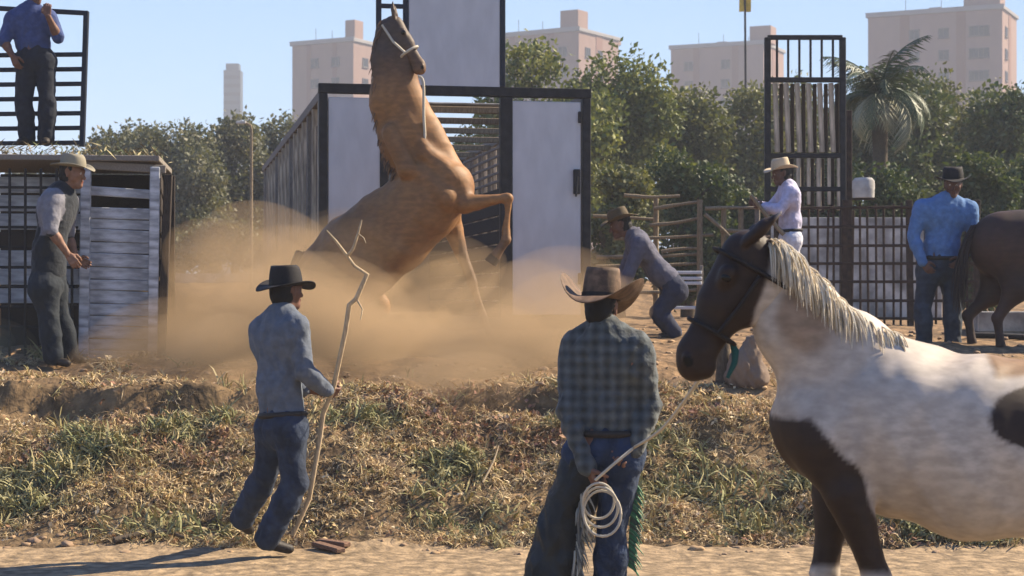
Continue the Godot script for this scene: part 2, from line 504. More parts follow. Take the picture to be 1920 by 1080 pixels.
func person(label: String, at: Vector3, J: Dictionary, o: Dictionary, group := "") -> Node3D:
	var t := thing("person", label, "person", at, 0.0, group)
	var R: Vector3 = (J.sr - J.sl).normalized()
	var up: Vector3 = (J.neck - J.pelvis).normalized()
	var front := up.cross(R).normalized()
	var cell: float = o.get("cell", 0.014)
	var size: float = o.get("bulk", 1.0)
	var F: Vector3 = o.face.normalized()
	var U: Vector3 = o.get("head_up", Vector3.UP)
	U = (U - F * U.dot(F)).normalized()
	var hem: float = o.get("hem", 0.0)
	var torso := func(g: float) -> Array:
		var k := size
		return [
			bone(J.neck.lerp(J.chest, 0.4), J.chest.lerp(J.belly, 0.7), 0.142 * k + g, 0.132 * k + g, 0.06, front, 0.7),
			bone(J.sl.lerp(J.sr, 0.1), J.sl.lerp(J.sr, 0.9), 0.062 * k + g, 0.062 * k + g, 0.05),
			bone(J.sl.lerp(J.chest, 0.45), J.sr.lerp(J.chest, 0.45), 0.115 * k + g, 0.115 * k + g, 0.06, front, 0.8),
			bone(J.neck - up * 0.05, J.neck, 0.075 + g, 0.058 + g, 0.05),
			bone(J.belly, J.pelvis + up * (0.1 - hem), 0.132 * k + g + hem * 0.12, 0.13 * k + g + hem * 0.3, 0.06, front, 0.8 + hem)]
	var arms := func(g: float, whole: bool) -> Array:
		var r := []
		for s in ["l", "r"]:
			var a: Vector3 = J["s" + s]; var e: Vector3 = J["e" + s]; var w: Vector3 = J["w" + s]
			r.append(bone(a, e, 0.056 * size + g, 0.042 + g, 0.035))
			if whole:
				r.append(bone(e, e.lerp(w, 0.35), 0.041 + g, 0.041 + g, 0.02))
				r.append(bone(e.lerp(w, 0.3), w, 0.041 + g, 0.028 + g, 0.02))
		return r
	var legs := func(g: float, loose: float) -> Array:
		var r := [bone(J.hl, J.hr, 0.103 * size + g, 0.103 * size + g, 0.05), bone(J.pelvis, J.pelvis + up * 0.05, 0.128 * size + g, 0.125 * size + g, 0.05, front, 0.85)]
		for s in ["l", "r"]:
			var h: Vector3 = J["h" + s]; var n: Vector3 = J["k" + s]; var a: Vector3 = J["a" + s]
			r.append(bone(h, n, 0.09 * size + g, 0.06 + g, 0.03))
			r.append(bone(n, n.lerp(a, 0.35), 0.058 + g, 0.058 + g + loose * 0.3, 0.03))
			r.append(bone(n.lerp(a, 0.3), a, 0.057 + g + loose * 0.3, 0.042 + g + loose, 0.03))
		return r
	# the body, one mesh: trunk, limbs, head, hands
	var body := Shape.new()
	body.ink = o.skin
	nets(body, torso.call(0.0) + arms.call(0.0, true) + legs.call(0.0, 0.0), cell)
	var eyes := []
	var HR := F.cross(U).normalized()
	for s in [-1.0, 1.0]: eyes.append(J.head + F * 0.0875 + U * 0.006 + HR * s * 0.031)
	var skin: Color = o.skin
	var mouth: Vector3 = J.head + F * 0.094 - U * 0.066
	nets(body, head_bones(J.head, F, U, J.neck), o.get("head_cell", 0.0065), 0.0, 7.0, func(p):
		for e in eyes:
			var q: float = p.distance_to(e)
			if q < 0.0045: return Color(0.01, 0.007, 0.005)
			if q < 0.009: return Color(0.55, 0.52, 0.48)
		if p.distance_to(mouth) < 0.016: return Color(skin.r * 0.8, skin.g * 0.55, skin.b * 0.55)
		return skin)
	for s in ["l", "r"]:
		if o.has("hand_" + s):
			var h: Array = o["hand_" + s]
			nets(body, hand_bones(J["w" + s], h[0], h[1], h[2], h[3]), o.get("hand_cell", 0.0048))
	put("body", body.mesh(), M.skin, t)
	var sh := Shape.new()
	var fold: float = o.get("fold", 0.016)
	nets(sh, torso.call(0.02) + arms.call(0.017, o.get("long", true)), cell, fold, o.get("ff", 6.5), o.get("shirt_tint"))
	put("shirt", sh.mesh(), tinted(o.shirt) if o.has("shirt_tint") else o.shirt, t)
	var tr := Shape.new()
	nets(tr, legs.call(0.017, o.get("loose", 0.02)), cell, fold * 1.1, o.get("ff", 6.5) * 0.85)
	put("trousers", tr.mesh(), o.trousers, t)
	if o.has("hair"):
		var hs := Shape.new()
		nets(hs, [bone(J.head - F * 0.028 + U * 0.03, J.head - F * 0.04 - U * 0.02, 0.1, 0.085, 0.02, HR, 0.84)], 0.009, 0.008, 20.0)
		put("hair", hs.mesh(), o.hair, t)
	for s in ["l", "r"]:
		var a: Vector3 = J["a" + s]; var e: Vector3 = J["t" + s]
		var d := (e - a); d.y = 0.0; d = d.normalized()
		var fd := (e - a).normalized()
		var bs := Shape.new()
		nets(bs, [bone(a + (J["k" + s] - a).normalized() * 0.13, a, 0.054, 0.05, 0.02), bone(a - Vector3.UP * 0.02 - d * 0.02, e, 0.048, 0.038, 0.025, Vector3.UP, 0.85), bone(a - fd * 0.03 - Vector3.UP * 0.03, a - fd * 0.03 - Vector3.UP * 0.04, 0.04, 0.036, 0.02)], o.get("boot_cell", 0.011))
		put("boot", bs.mesh(), o.boots, t)
	var cring := []
	for i in 17:
		var ca := TAU * i / 16.0 + PI / 2
		cring.append(J.neck + up * (0.012 - 0.012 * sin(ca)) + R * cos(ca) * 0.075 + front * sin(ca) * 0.073)
	var col := Shape.new()
	if o.has("shirt_tint"): col.ink = o.shirt_tint.call(J.neck - front * 0.08)
	col.tube(cring, [0.017], 6, 1.5)
	put("collar", col.mesh(), o.shirt, t)
	if o.has("belt"):
		var ring := []
		var q: Vector3 = J.pelvis + up * 0.075
		for i in 25:
			var a := TAU * i / 24
			ring.append(q + (R * cos(a) * 0.158 + front * sin(a) * 0.128) * size)
		var bt := Shape.new()
		bt.tube(ring, [0.02], 6)
		put("belt", bt.mesh(), o.belt, t)
	if o.has("hat"): put_hat(t, J.head, F, U, o)
	return t

# ---------------------------------------------------------------- hair of manes and tails: many tapered strands
func strands(lines: Array, thick: float, cols: Array) -> ArrayMesh:
	var s := Shape.new()
	for l in lines:
		s.ink = cols[rng.randi() % cols.size()]
		var rad := []
		for i in l.size(): rad.append(thick * (1.0 - 0.85 * pow(float(i) / (l.size() - 1), 2.0)))
		s.tube(l, rad, 4)
	return s.mesh()

func lock(root: Vector3, out: Vector3, length: float, fall := 1.0, steps := 5) -> Array:
	var p := root
	var d := out.normalized()
	var l := [p]
	for i in steps:
		p += d * length / steps
		d = (d + Vector3.DOWN * 0.45 * fall + Vector3(rng.randf_range(-1, 1), rng.randf_range(-1, 1), rng.randf_range(-1, 1)) * 0.14).normalized()
		l.append(p)
	return l

# ---------------------------------------------------------------- horses
func horse(called: String, label: String, at: Vector3, J: Dictionary, o: Dictionary) -> Node3D:
	var t := thing(called, label, "horse", at)
	var side: Vector3 = o.side
	var cell: float = o.cell
	var B := []
	var tr: Array = J.trunk                                  # [point, radius] from chest to rump
	for i in tr.size() - 1:
		B.append(bone(tr[i][0], tr[i + 1][0], tr[i][1], tr[i + 1][1], 0.08, side, o.get("flat", 0.82)))
	var nk: Array = J.neck
	for i in nk.size() - 1:
		B.append(bone(nk[i][0], nk[i + 1][0], nk[i][1], nk[i + 1][1], 0.07, o.get("neck_side", side), 0.62))
	for x in J.get("extra", []): B.append(x)
	for l in J.fore:
		var r := [0.15, 0.088, 0.047, 0.034, 0.046]
		B.append(bone(l[0], l[1], r[0], r[1], 0.06, side, 0.7))
		B.append(bone(l[1], l[1].lerp(l[2], 0.7), 0.088, 0.046, 0.03))
		B.append(bone(l[1].lerp(l[2], 0.7), l[2], 0.046, 0.052, 0.02))
		B.append(bone(l[2], l[2].lerp(l[3], 0.25), 0.05, 0.035, 0.02))
		B.append(bone(l[2].lerp(l[3], 0.2), l[3], 0.035, 0.042, 0.02))
		B.append(bone(l[3], l[4], 0.04, 0.046, 0.02))
	for l in J.hind:
		B.append(bone(l[0], l[1], 0.19, 0.135, 0.07, side, 0.7))
		B.append(bone(l[1], l[1].lerp(l[2], 0.75), 0.13, 0.05, 0.04, side, 0.8))
		B.append(bone(l[1].lerp(l[2], 0.7), l[2], 0.052, 0.056, 0.03))
		B.append(bone(l[2], l[2].lerp(l[3], 0.3), 0.052, 0.038, 0.02))
		B.append(bone(l[2].lerp(l[3], 0.25), l[3], 0.038, 0.044, 0.02))
		B.append(bone(l[3], l[4], 0.042, 0.048, 0.02))
	var P: Vector3 = J.poll
	var Z: Vector3 = J.muzzle
	var ax := (Z - P).normalized()
	var hs: Vector3 = o.get("head_side", side)
	hs = (hs - ax * hs.dot(ax)).normalized()
	var jaw: Vector3 = nk[nk.size() - 2][0] - P
	jaw = (jaw - ax * jaw.dot(ax) - hs * jaw.dot(hs)).normalized()
	var L := P.distance_to(Z) / 0.58
	var hb := [
		bone(nk[-1][0], P + ax * 0.06 + jaw * 0.03, nk[-1][1] * 0.95, 0.1, 0.05, hs, 0.68),
		bone(P + ax * 0.05, P + ax * 0.28 * L, 0.082, 0.074, 0.04, hs, 0.85),
		bone(P + ax * 0.1 + jaw * 0.085, P + ax * 0.24 * L + jaw * 0.07, 0.098, 0.07, 0.05, hs, 0.62),
		bone(P + ax * 0.24 * L + jaw * 0.02, Z - ax * 0.05 + jaw * 0.01, 0.076, 0.055, 0.04, hs, 0.72),
		bone(Z - ax * 0.06 + jaw * 0.012, Z - ax * 0.012 + jaw * 0.022, 0.058, 0.052, 0.03, hs, 0.85),
		bone(Z - ax * 0.03 + jaw * 0.06, Z + jaw * 0.062 - ax * 0.02, 0.03, 0.028, 0.02, hs, 1.2)]
	for s in [-1.0, 1.0]:
		hb.append(bone(P + ax * 0.17 * L + hs * s * 0.062 - jaw * 0.03, P + ax * 0.2 * L + hs * s * 0.06 - jaw * 0.028, 0.03, 0.026, 0.02))
		hb.append(bone(Z - ax * 0.02 + hs * s * 0.036 - jaw * 0.012, Z - ax * 0.005 + hs * s * 0.032, 0.016, 0.014, 0.008))
		var e0: Vector3 = P - jaw * 0.03 + hs * s * 0.058 + ax * 0.01
		var ed: Vector3 = (-jaw * 0.35 - ax * 0.75 + hs * s * 0.28 + o.get("ear_to", Vector3.ZERO)).normalized()
		hb.append(bone(e0, e0 + ed * 0.075, 0.027, 0.034, 0.012, jaw, 0.6))
		hb.append(bone(e0 + ed * 0.07, e0 + ed * 0.165, 0.033, 0.006, 0.01, jaw, 0.6))
	var hk: float = o.get("head_k", 1.0)
	if hk != 1.0:
		for x in hb.slice(1):
			for i in [0, 1]:
				var on: Vector3 = P + ax * (x[i] - P).dot(ax)
				x[i] = on + (x[i] - on) * hk
			x[2] *= hk; x[3] *= hk
	var body := Shape.new()
	nets(body, B, cell, o.get("fold", 0.0), 2.2, o.tint)
	var holes := []
	for s in [-1.0, 1.0]: holes.append(Z - ax * 0.006 * hk + (hs * s * 0.046 - jaw * 0.004) * hk)
	nets(body, hb, o.get("head_cell", cell * 0.6), 0.0, 1.0, func(p):
		for q in holes:
			if p.distance_to(q) < 0.017 * hk: return Color(0.006, 0.004, 0.004)
		return o.tint.call(p))
	put("body", body.mesh(), M.horse, t)
	for s in [-1.0, 1.0]:
		var sp := SphereMesh.new()
		sp.radius = 0.025; sp.height = 0.05; sp.radial_segments = 16; sp.rings = 8
		var e := put("eye", sp, M.eye, t)
		e.position = P + ax * 0.19 * L + (hs * s * 0.071 - jaw * 0.03) * hk
	for l in J.fore + J.hind:
		var d: Vector3 = (l[4] - l[3]).normalized()
		var hf := Shape.new()
		hf.tube([l[4] - d * 0.01, l[4] + d * 0.045, l[4] + d * 0.075], [0.05, 0.06, 0.064], 14)
		put("hoof", hf.mesh(), M.hoof, t)
	return t

# ---------------------------------------------------------------- plants
func leaf_mesh(n: int, spread: float, w: float, l: float, seed_: int) -> ArrayMesh:
	var r := RandomNumberGenerator.new()
	r.seed = seed_
	var s := Shape.new()
	for i in n:
		var b := Basis.from_euler(Vector3(r.randf_range(-1.2, 1.2), r.randf() * TAU, r.randf_range(-0.9, 0.9)))
		var o := Vector3(r.randf_range(-1, 1), r.randf_range(-1, 1), r.randf_range(-1, 1)) * spread
		var k := r.randf_range(0.7, 1.25)
		var f := w * 0.25
		var a := o
		var m1 := o + b * Vector3(w * k, f, l * 0.45 * k)
		var m2 := o + b * Vector3(-w * k, f, l * 0.45 * k)
		var e := o + b * Vector3(0, -f, l * k)
		var mid := o + b * Vector3(0, 0, l * 0.5 * k)
		s.flat(a, m1, mid); s.flat(m1, e, mid); s.flat(a, mid, m2); s.flat(m2, mid, e)
	return s.mesh()

func scatter(called: String, mesh: Mesh, places: Array, cols: Array, m: Material, parent: Node3D = null) -> MultiMeshInstance3D:
	var mm := MultiMesh.new()
	mm.transform_format = MultiMesh.TRANSFORM_3D
	mm.use_colors = true
	mm.mesh = mesh
	mm.instance_count = places.size()
	for i in places.size():
		mm.set_instance_transform(i, places[i])
		mm.set_instance_color(i, cols[i])
	var o := MultiMeshInstance3D.new()
	o.multimesh = mm
	o.material_override = m
	if parent == null:
		o.name = numbered(called)
		add_child(o, true)
	else:
		o.name = called
		parent.add_child(o, true)
	o.set_meta("kind", "stuff")
	return o

var twigs := []
# a tree: tapered trunk with limbs that fork into the crown, and leaf clumps spread through lobes
func tree(called: String, label: String, category: String, base: Vector3, height: float, rad: Vector3, low: float, n: int, leaf: float, pal: Array, group := "", lobes := 26) -> Node3D:
	var t := thing(called, label, category, base, 0.0, group)
	var tk := Shape.new()
	var top := Vector3(rng.randf_range(-0.3, 0.3), height * 0.55, rng.randf_range(-0.3, 0.3))
	tk.tube(bend([Vector3(0, -0.2, 0), Vector3(top.x * 0.2, height * 0.25, top.z * 0.5), top], 4), [0.14, 0.13, 0.12, 0.11, 0.1, 0.09, 0.08, 0.07, 0.06], 8)
	var mid := Vector3(0, (height + low) * 0.5, 0)
	var R := Vector3(rad.x, (height - low) * 0.5, rad.z)
	var spots := []
	for i in lobes:
		var d := Vector3(rng.randfn(), rng.randfn(), rng.randfn()).normalized() * pow(rng.randf(), 0.33)
		var q := mid + d * R * 0.8
		spots.append([q, rng.randf_range(0.24, 0.42) * minf(R.x, R.y)])
		if i < 12:
			var s0 := top * rng.randf_range(0.35, 0.9)
			tk.tube(bend([s0, s0.lerp(q, 0.5) + Vector3.UP * 0.15, q], 3), [0.055, 0.045, 0.035, 0.03, 0.025, 0.018, 0.01], 6)
	put("trunk", tk.mesh(), M.bark, t)
	var P := []
	var C := []
	for i in n:
		var s: Array = spots[i % spots.size()]
		var d := Vector3(rng.randfn(), rng.randfn() * 0.9, rng.randfn()).normalized()
		var p: Vector3 = s[0] + d * s[1] * rng.randf_range(0.55, 1.15)
		var b := Basis.from_euler(Vector3(rng.randf() * TAU, rng.randf() * TAU, rng.randf() * TAU)).scaled(Vector3.ONE * leaf * rng.randf_range(0.6, 1.3))
		P.append(Transform3D(b, p))
		var c: Color = pal[(i % spots.size() + rng.randi() % 2) % pal.size()].lerp(pal[rng.randi() % pal.size()], rng.randf() * 0.6)
		C.append(c)
	scatter("crown", twigs[rng.randi() % twigs.size()], P, C, M.leaf, t)
	return t

func frond(length: float, droop: float, seed_: int) -> ArrayMesh:
	var r := RandomNumberGenerator.new()
	r.seed = seed_
	var s := Shape.new()
	var pts := []
	var p := Vector3.ZERO
	var ang := 0.9
	for i in 13:
		pts.append(p)
		p += Vector3(0, sin(ang), cos(ang)) * length / 12.0
		ang -= droop / 12.0
	s.tube(pts, [0.025, 0.022, 0.02, 0.018, 0.016, 0.014, 0.012, 0.01, 0.009, 0.008, 0.007, 0.006, 0.005], 5)
	for i in range(2, 13):
		for side in [-1.0, 1.0]:
			for h in 3:
				var a: Vector3 = pts[i - 1].lerp(pts[i], h / 3.0)
				var l := length * 0.3 * sin(PI * (0.12 + 0.85 * i / 13.0)) * r.randf_range(0.55, 1.25)
				var d: Vector3 = (Vector3(side, -0.35 - r.randf() * 0.4, 0.0) + (pts[i] - pts[i - 1]).normalized() * 0.8).normalized()
				var w: Vector3 = (pts[i] - pts[i - 1]).normalized() * 0.011
				var m := a + d * l * 0.55
				var e := a + d * l + Vector3.DOWN * l * 0.22
				s.flat(a - w, a + w, m + w); s.flat(a - w, m + w, m - w); s.flat(m - w, m + w, e)
	return s.mesh()

# ---------------------------------------------------------------- apartment blocks: a corner, a long face to the left of it, a lit face to the right
func block(label: String, corner: Vector3, yaw: float, long: float, deep: float, height: float, m: Material, cols: Array, right_cols: Array, towers: Array) -> Node3D:
	var t := thing("apartment_building", label, "building", corner, yaw)
	slab("wall", Vector3(-long * 0.5, height * 0.5 - 1.0, -deep * 0.5), Vector3(long, height + 2.0, deep), m, t, 0.05)
	slab("roof", Vector3(-long * 0.5, height + 0.25, -deep * 0.5), Vector3(long + 0.5, 0.5, deep + 0.5), M.concrete, t, 0.05)
	for w in towers:
		slab("roof_tower", w[0] + Vector3(0, height + 0.5, 0), w[1], m, t, 0.05)
	for q in [0.3, 0.72]:
		slab("facade_band", Vector3(-long * q, height * 0.5, 0.02), Vector3(long * 0.07, height, 0.08), M.band, t, 0.01)
	slab("facade_band", Vector3(0.02, height * 0.5, -deep * 0.5), Vector3(0.08, height, deep * 0.16), M.band, t, 0.01)
	slab("parapet_edge", Vector3(-long * 0.5, height + 0.56, 0.1), Vector3(long + 0.6, 0.14, 0.3), M.concrete, t, 0.02)
	for q in 3:
		pole("aerial", [Vector3(-long * (0.2 + 0.27 * q), height + 0.4, -2), Vector3(-long * (0.2 + 0.27 * q), height + 1.6 + q * 0.5, -2)], [0.04], M.dark_steel, t, 5)
	slab("water_tank", Vector3(-long * 0.55, height + 1.0, -deep * 0.5), Vector3(1.6, 1.0, 1.4), M.concrete, t, 0.08)
	var fr := Shape.new()
	for s in [-1.0, 1.0]:
		fr.box(Vector3(s * 0.62, 0, 0), Vector3(0.1, 1.3, 0.14), Basis(), 0.01)
		fr.box(Vector3(0, s * 0.6, 0), Vector3(1.14, 0.1, 0.14), Basis(), 0.01)
	fr.box(Vector3(0, 0, 0), Vector3(0.07, 1.1, 0.1), Basis(), 0.01)
	fr.box(Vector3(0, -0.7, 0.05), Vector3(1.5, 0.1, 0.2), Basis(), 0.01)
	var frame := fr.mesh()
	var gs := Shape.new()
	gs.box(Vector3.ZERO, Vector3(1.16, 1.12, 0.05), Basis(), 0.01)
	var pane := gs.mesh()
	for k in 5:
		for x in cols:
			var w := put("window", frame, M.window_frame, t)
			w.position = Vector3(-x, height - 2.6 - k * 2.85, 0.05)
			put("pane", pane, M.glass, w)
		for z in right_cols:
			var w := put("window", frame, M.window_frame, t)
			w.position = Vector3(0.05, height - 2.6 - k * 2.85, -z)
			w.rotation.y = PI / 2
			put("pane", pane, M.glass, w)
	return t

# ---------------------------------------------------------------- the lie of the land: dirt road, weedy bank with an eroded lip, dusty yard, far rise
func cut(x: float) -> float:
	var a := smoothstep(-1.75, -2.25, x + noise.get_noise_2d(x * 60.0, 3.0) * 0.3)
	var b := smoothstep(-0.55, -0.3, x) * smoothstep(0.55, 0.3, x)
	return clampf(a + b * 0.8, 0.0, 1.0)

func gh(x: float, d: float) -> float:
	var w := d + 0.18 * noise.get_noise_2d(x * 45.0, d * 20.0) + 0.1 * noise.get_noise_2d(x * 160.0, d * 120.0)
	var c := cut(x)
	var bank := 0.74 * smoothstep(11.75, 13.75, w)
	var lip := lerpf(smoothstep(12.9, 14.6, w), smoothstep(13.66, 13.8, w), c) * 0.24
	var h := bank + lip + 0.13 * smoothstep(14.0, 15.4, w) + 0.22 * smoothstep(15.0, 19.5, d) + 0.7 * smoothstep(31.0, 38.5, d) + 0.3 * smoothstep(45.0, 160.0, d)
	var rough := smoothstep(11.8, 12.6, d) * (1.0 - 0.6 * smoothstep(14.0, 16.0, d))
	h += rough * (0.09 * noise.get_noise_2d(x * 110.0, d * 110.0) + 0.06 * noise.get_noise_2d(x * 420.0 + 90.0, d * 420.0))
	return h + 0.008 * noise.get_noise_2d(x * 200.0, d * 200.0)

func spaced(runs: Array) -> Array:                          # [from, to, step] runs
	var out := []
	for r in runs:
		var n := int(round((r[1] - r[0]) / r[2]))
		for i in n: out.append(lerpf(r[0], r[1], float(i) / n))
	out.append(runs[-1][1])
	return out

func sheet(xs: Array, ds: Array, high, colour) -> ArrayMesh:
	var s := Shape.new()
	var w: int = xs.size()
	for d in ds:
		for x in xs:
			s.v.append(Vector3(x, high.call(x, d), -d))
			s.n.append(Vector3.ZERO)
			s.c.append(colour.call(x, d))
	for j in ds.size() - 1:
		for i in w - 1:
			var a := j * w + i
			s.t.append_array([a, a + w + 1, a + 1, a, a + w, a + w + 1])
	s.smooth(0)
	return s.mesh()

func ground() -> void:
	var xs := spaced([[-420, -40, 38], [-40, -8, 4], [-8, 8, 0.085], [8, 40, 4], [40, 420, 38]])
	var ds := spaced([[-30, 8, 3], [8, 11.4, 0.4], [11.4, 16, 0.06], [16, 40, 0.5], [40, 120, 6], [120, 900, 60]])
	var yard := Color(0.40, 0.25, 0.125)
	var soil := Color(0.24, 0.155, 0.08)
	var dry := Color(0.42, 0.28, 0.14)
	struct("ground", sheet(xs, ds, func(x, d): return gh(x, d) - (0.02 if d < 11.9 else 0.0), func(x, d):
		var n := noise.get_noise_2d(x * 70.0, d * 70.0)
		var c := soil.lerp(dry, clampf(0.5 + n, 0, 1))
		return c.lerp(yard, smoothstep(13.9, 14.6, d + 0.9 * n))), M.ground, "tan earth of the yard and the weedy bank in front of it")
	var rx := spaced([[-420, -10, 41], [-10, 10, 0.1], [10, 420, 41]])
	var rows := []
	for j in 15:
		var row := []
		for x in rx:
			var edge: float = 11.95 + 0.16 * noise.get_noise_2d(x * 130.0, 50.0) + 0.1 * noise.get_noise_2d(x * 500.0, 9.0)
			var d: float = lerpf(-20.0, edge, 1.0 - pow(1.0 - j / 14.0, 2.5))
			var y: float = gh(x, d) + 0.004 + 0.012 * noise.get_noise_2d(x * 90.0, d * 90.0) * float(j < 13)
			if j == 14: y -= 0.05
			row.append(Vector3(x, y, -d))
		rows.append(row)
	var s := Shape.new()
	s.grid(rows, false)
	struct("dirt_road", s.mesh(), M.road, "pale sandy dirt road along the foot of the bank")

func ground_cover() -> void:
	var r := RandomNumberGenerator.new()
	r.seed = 77
	var blade := Shape.new()
	for i in 5:
		var a := r.randf() * TAU
		var b := Basis(Vector3.UP, a)
		var o := Vector3(r.randf_range(-0.4, 0.4), 0, r.randf_range(-0.4, 0.4))
		var lean := r.randf_range(0.2, 1.1)
		var p := [o, o + b * Vector3(0, 0.5, lean * 0.25), o + b * Vector3(0, 0.85, lean * 0.7), o + b * Vector3(0, 0.95, lean * 1.2)]
		var w := b * Vector3(0.05, 0, 0)
		blade.flat(p[0] - w, p[0] + w, p[1] + w); blade.flat(p[0] - w, p[1] + w, p[1] - w)
		blade.flat(p[1] - w, p[1] + w, p[2] + w * 0.7); blade.flat(p[1] - w, p[2] + w * 0.7, p[2] - w * 0.7)
		blade.flat(p[2] - w * 0.7, p[2] + w * 0.7, p[3])
	var grass := blade.mesh()
	var leaf := leaf_mesh(2, 0.5, 0.34, 1.0, 5)
	var stalk := leaf_mesh(3, 0.9, 0.05, 1.6, 9)
	var mat_ := Shape.new()                                    # a tangle of flattened strands
	for k in 16:
		var q := Vector3(r.randf_range(-0.5, 0.5), r.randf_range(0.0, 0.12), r.randf_range(-0.5, 0.5))
		var dir := Vector3(r.randf_range(-1, 1), r.randf_range(-0.1, 0.45), r.randf_range(-1, 1)).normalized()
		var wide := dir.cross(Vector3.UP).normalized() * r.randf_range(0.014, 0.03)
		var l := r.randf_range(0.5, 1.1)
		var m := q + dir * l * 0.5
		var e := q + dir * l + Vector3.DOWN * l * r.randf_range(0.1, 0.45)
		mat_.flat(q - wide, q + wide, m + wide); mat_.flat(q - wide, m + wide, m - wide); mat_.flat(m - wide, m + wide, e)
	var tangle := mat_.mesh()
	var PG := []; var CG := []; var PL := []; var CL := []; var PS := []; var CS := []; var PM := []; var CM := []
	var tan := Color(0.5, 0.365, 0.19); var brown := Color(0.3, 0.17, 0.09); var pale := Color(0.62, 0.5, 0.32); var dark := Color(0.08, 0.05, 0.03)
	var green := Color(0.13, 0.155, 0.06); var olive := Color(0.3, 0.27, 0.11); var red := Color(0.24, 0.12, 0.085)
	var tries := 62000
	for i in tries:
		var d := r.randf_range(11.85, 15.6)
		var x := r.randf_range(-0.335, 0.335) * d
		var g := noise.get_noise_2d(x * 55.0 + 300.0, d * 75.0)
		var g2 := noise.get_noise_2d(x * 130.0, d * 160.0 + 500.0)
		var g3 := noise.get_noise_2d(x * 38.0 - 800.0, d * 55.0 + 90.0)
		var here := smoothstep(11.8, 12.15, d + 0.3 * g) * smoothstep(14.35, 13.5, d - 0.9 * g2)
		if x < -2.6: here = maxf(here, smoothstep(0.1, 0.4, g2) * 0.7)
		here *= 1.0 - 0.8 * cut(x) * smoothstep(13.4, 13.6, d) * smoothstep(14.0, 13.9, d)
		here *= 1.0 - 0.75 * smoothstep(0.06, 0.25, g3 + 0.35 * g2)                    # trodden bare spots
		if r.randf() > here: continue
		var lush := smoothstep(0.03, 0.25, g + 0.6 * g2 - 0.2 * smoothstep(12.4, 13.4, d))   # greener patches
		var rusty := smoothstep(0.0, 0.3, -g3 - 0.4 * g2)                              # patches of reddish dead leaves
		var at := Vector3(x, gh(x, d) + 0.005, -d)
		var k := r.randf()
		if k < 0.17 + 0.2 * lush:
			var s := r.randf_range(0.035, 0.09) * (1.0 + 0.8 * lush)
			PG.append(Transform3D(Basis.from_euler(Vector3(r.randf_range(-0.9, 0.9), r.randf() * TAU, r.randf_range(-0.9, 0.9))).scaled(Vector3(s, s * r.randf_range(0.5, 1.1), s)), at))
			CG.append(tan.lerp(olive, r.randf()).lerp(green, lush * r.randf_range(0.4, 1.0)).lerp(pale, r.randf() * 0.25))
		elif k < 0.44:
			var s := r.randf_range(0.05, 0.13)
			PM.append(Transform3D(Basis.from_euler(Vector3(r.randf_range(-0.3, 0.5), r.randf() * TAU, r.randf_range(-0.3, 0.3))).scaled(Vector3(s, s * 0.8, s)), at))
			CM.append(tan.lerp(pale, r.randf() * 0.7).lerp(olive, lush * 0.8).lerp(brown, rusty * r.randf() * 0.8))
		elif k < 0.86:
			var s := r.randf_range(0.016, 0.042) * (1.0 + 0.3 * rusty)
			PL.append(Transform3D(Basis.from_euler(Vector3(r.randf_range(-0.8, 0.8), r.randf() * TAU, r.randf_range(-0.8, 0.8))).scaled(Vector3.ONE * s), at + Vector3.UP * r.randf() * 0.03))
			var cc := [tan, brown, tan, pale, dark, olive][r.randi() % 6] as Color
			CL.append(cc.lerp(red, rusty * 0.7).lerp(green, lush * 0.6))
		else:
			var s := r.randf_range(0.03, 0.08)
			PS.append(Transform3D(Basis.from_euler(Vector3(r.randf_range(-0.5, 0.5), r.randf() * TAU, r.randf_range(-0.5, 0.5))).scaled(Vector3.ONE * s), at + Vector3.UP * 0.02))
			CS.append(pale.lerp(tan, r.randf()) if r.randf() < 0.7 else dark)
	tag(scatter("dry_grass", grass, PG, CG, M.dry), "dry tan and olive grass tufts all over the bank", "grass")
	tag(scatter("matted_straw", tangle, PM, CM, M.dry), "matted flattened straw covering the bank", "straw")
	tag(scatter("leaf_litter", leaf, PL, CL, M.dry), "brown dead leaves and weeds strewn over the bank", "leaves")
	tag(scatter("straw_stalks", stalk, PS, CS, M.dry), "broken pale stalks lying among the leaves of the bank", "stalks")
	# stones and clods
	var PC := []; var CC := []
	for i in 1500:
		var d := r.randf_range(11.6, 19.0)
		var x := r.randf_range(-0.335, 0.335) * d
		var s := r.randf_range(0.008, 0.03) * (1.6 if r.randf() < 0.06 else 1.0)
		PC.append(Transform3D(Basis.from_euler(Vector3(r.randf() * TAU, r.randf() * TAU, 0)).scaled(Vector3(s, s * 0.7, s * 1.2)), Vector3(x, gh(x, d), -d)))
		CC.append(Color(0.36, 0.24, 0.13).lerp(Color(0.22, 0.15, 0.1), r.randf()))
	var cl := Shape.new()
	nets(cl, [bone(Vector3(-0.4, 0, 0), Vector3(0.4, 0.1, 0.1), 0.8, 0.7, 0.3)], 0.4, 0.5, 0.9)
	tag(scatter("earth_clods", cl.mesh(), PC, CC, M.dry), "small clods and stones on the bare earth", "clods")

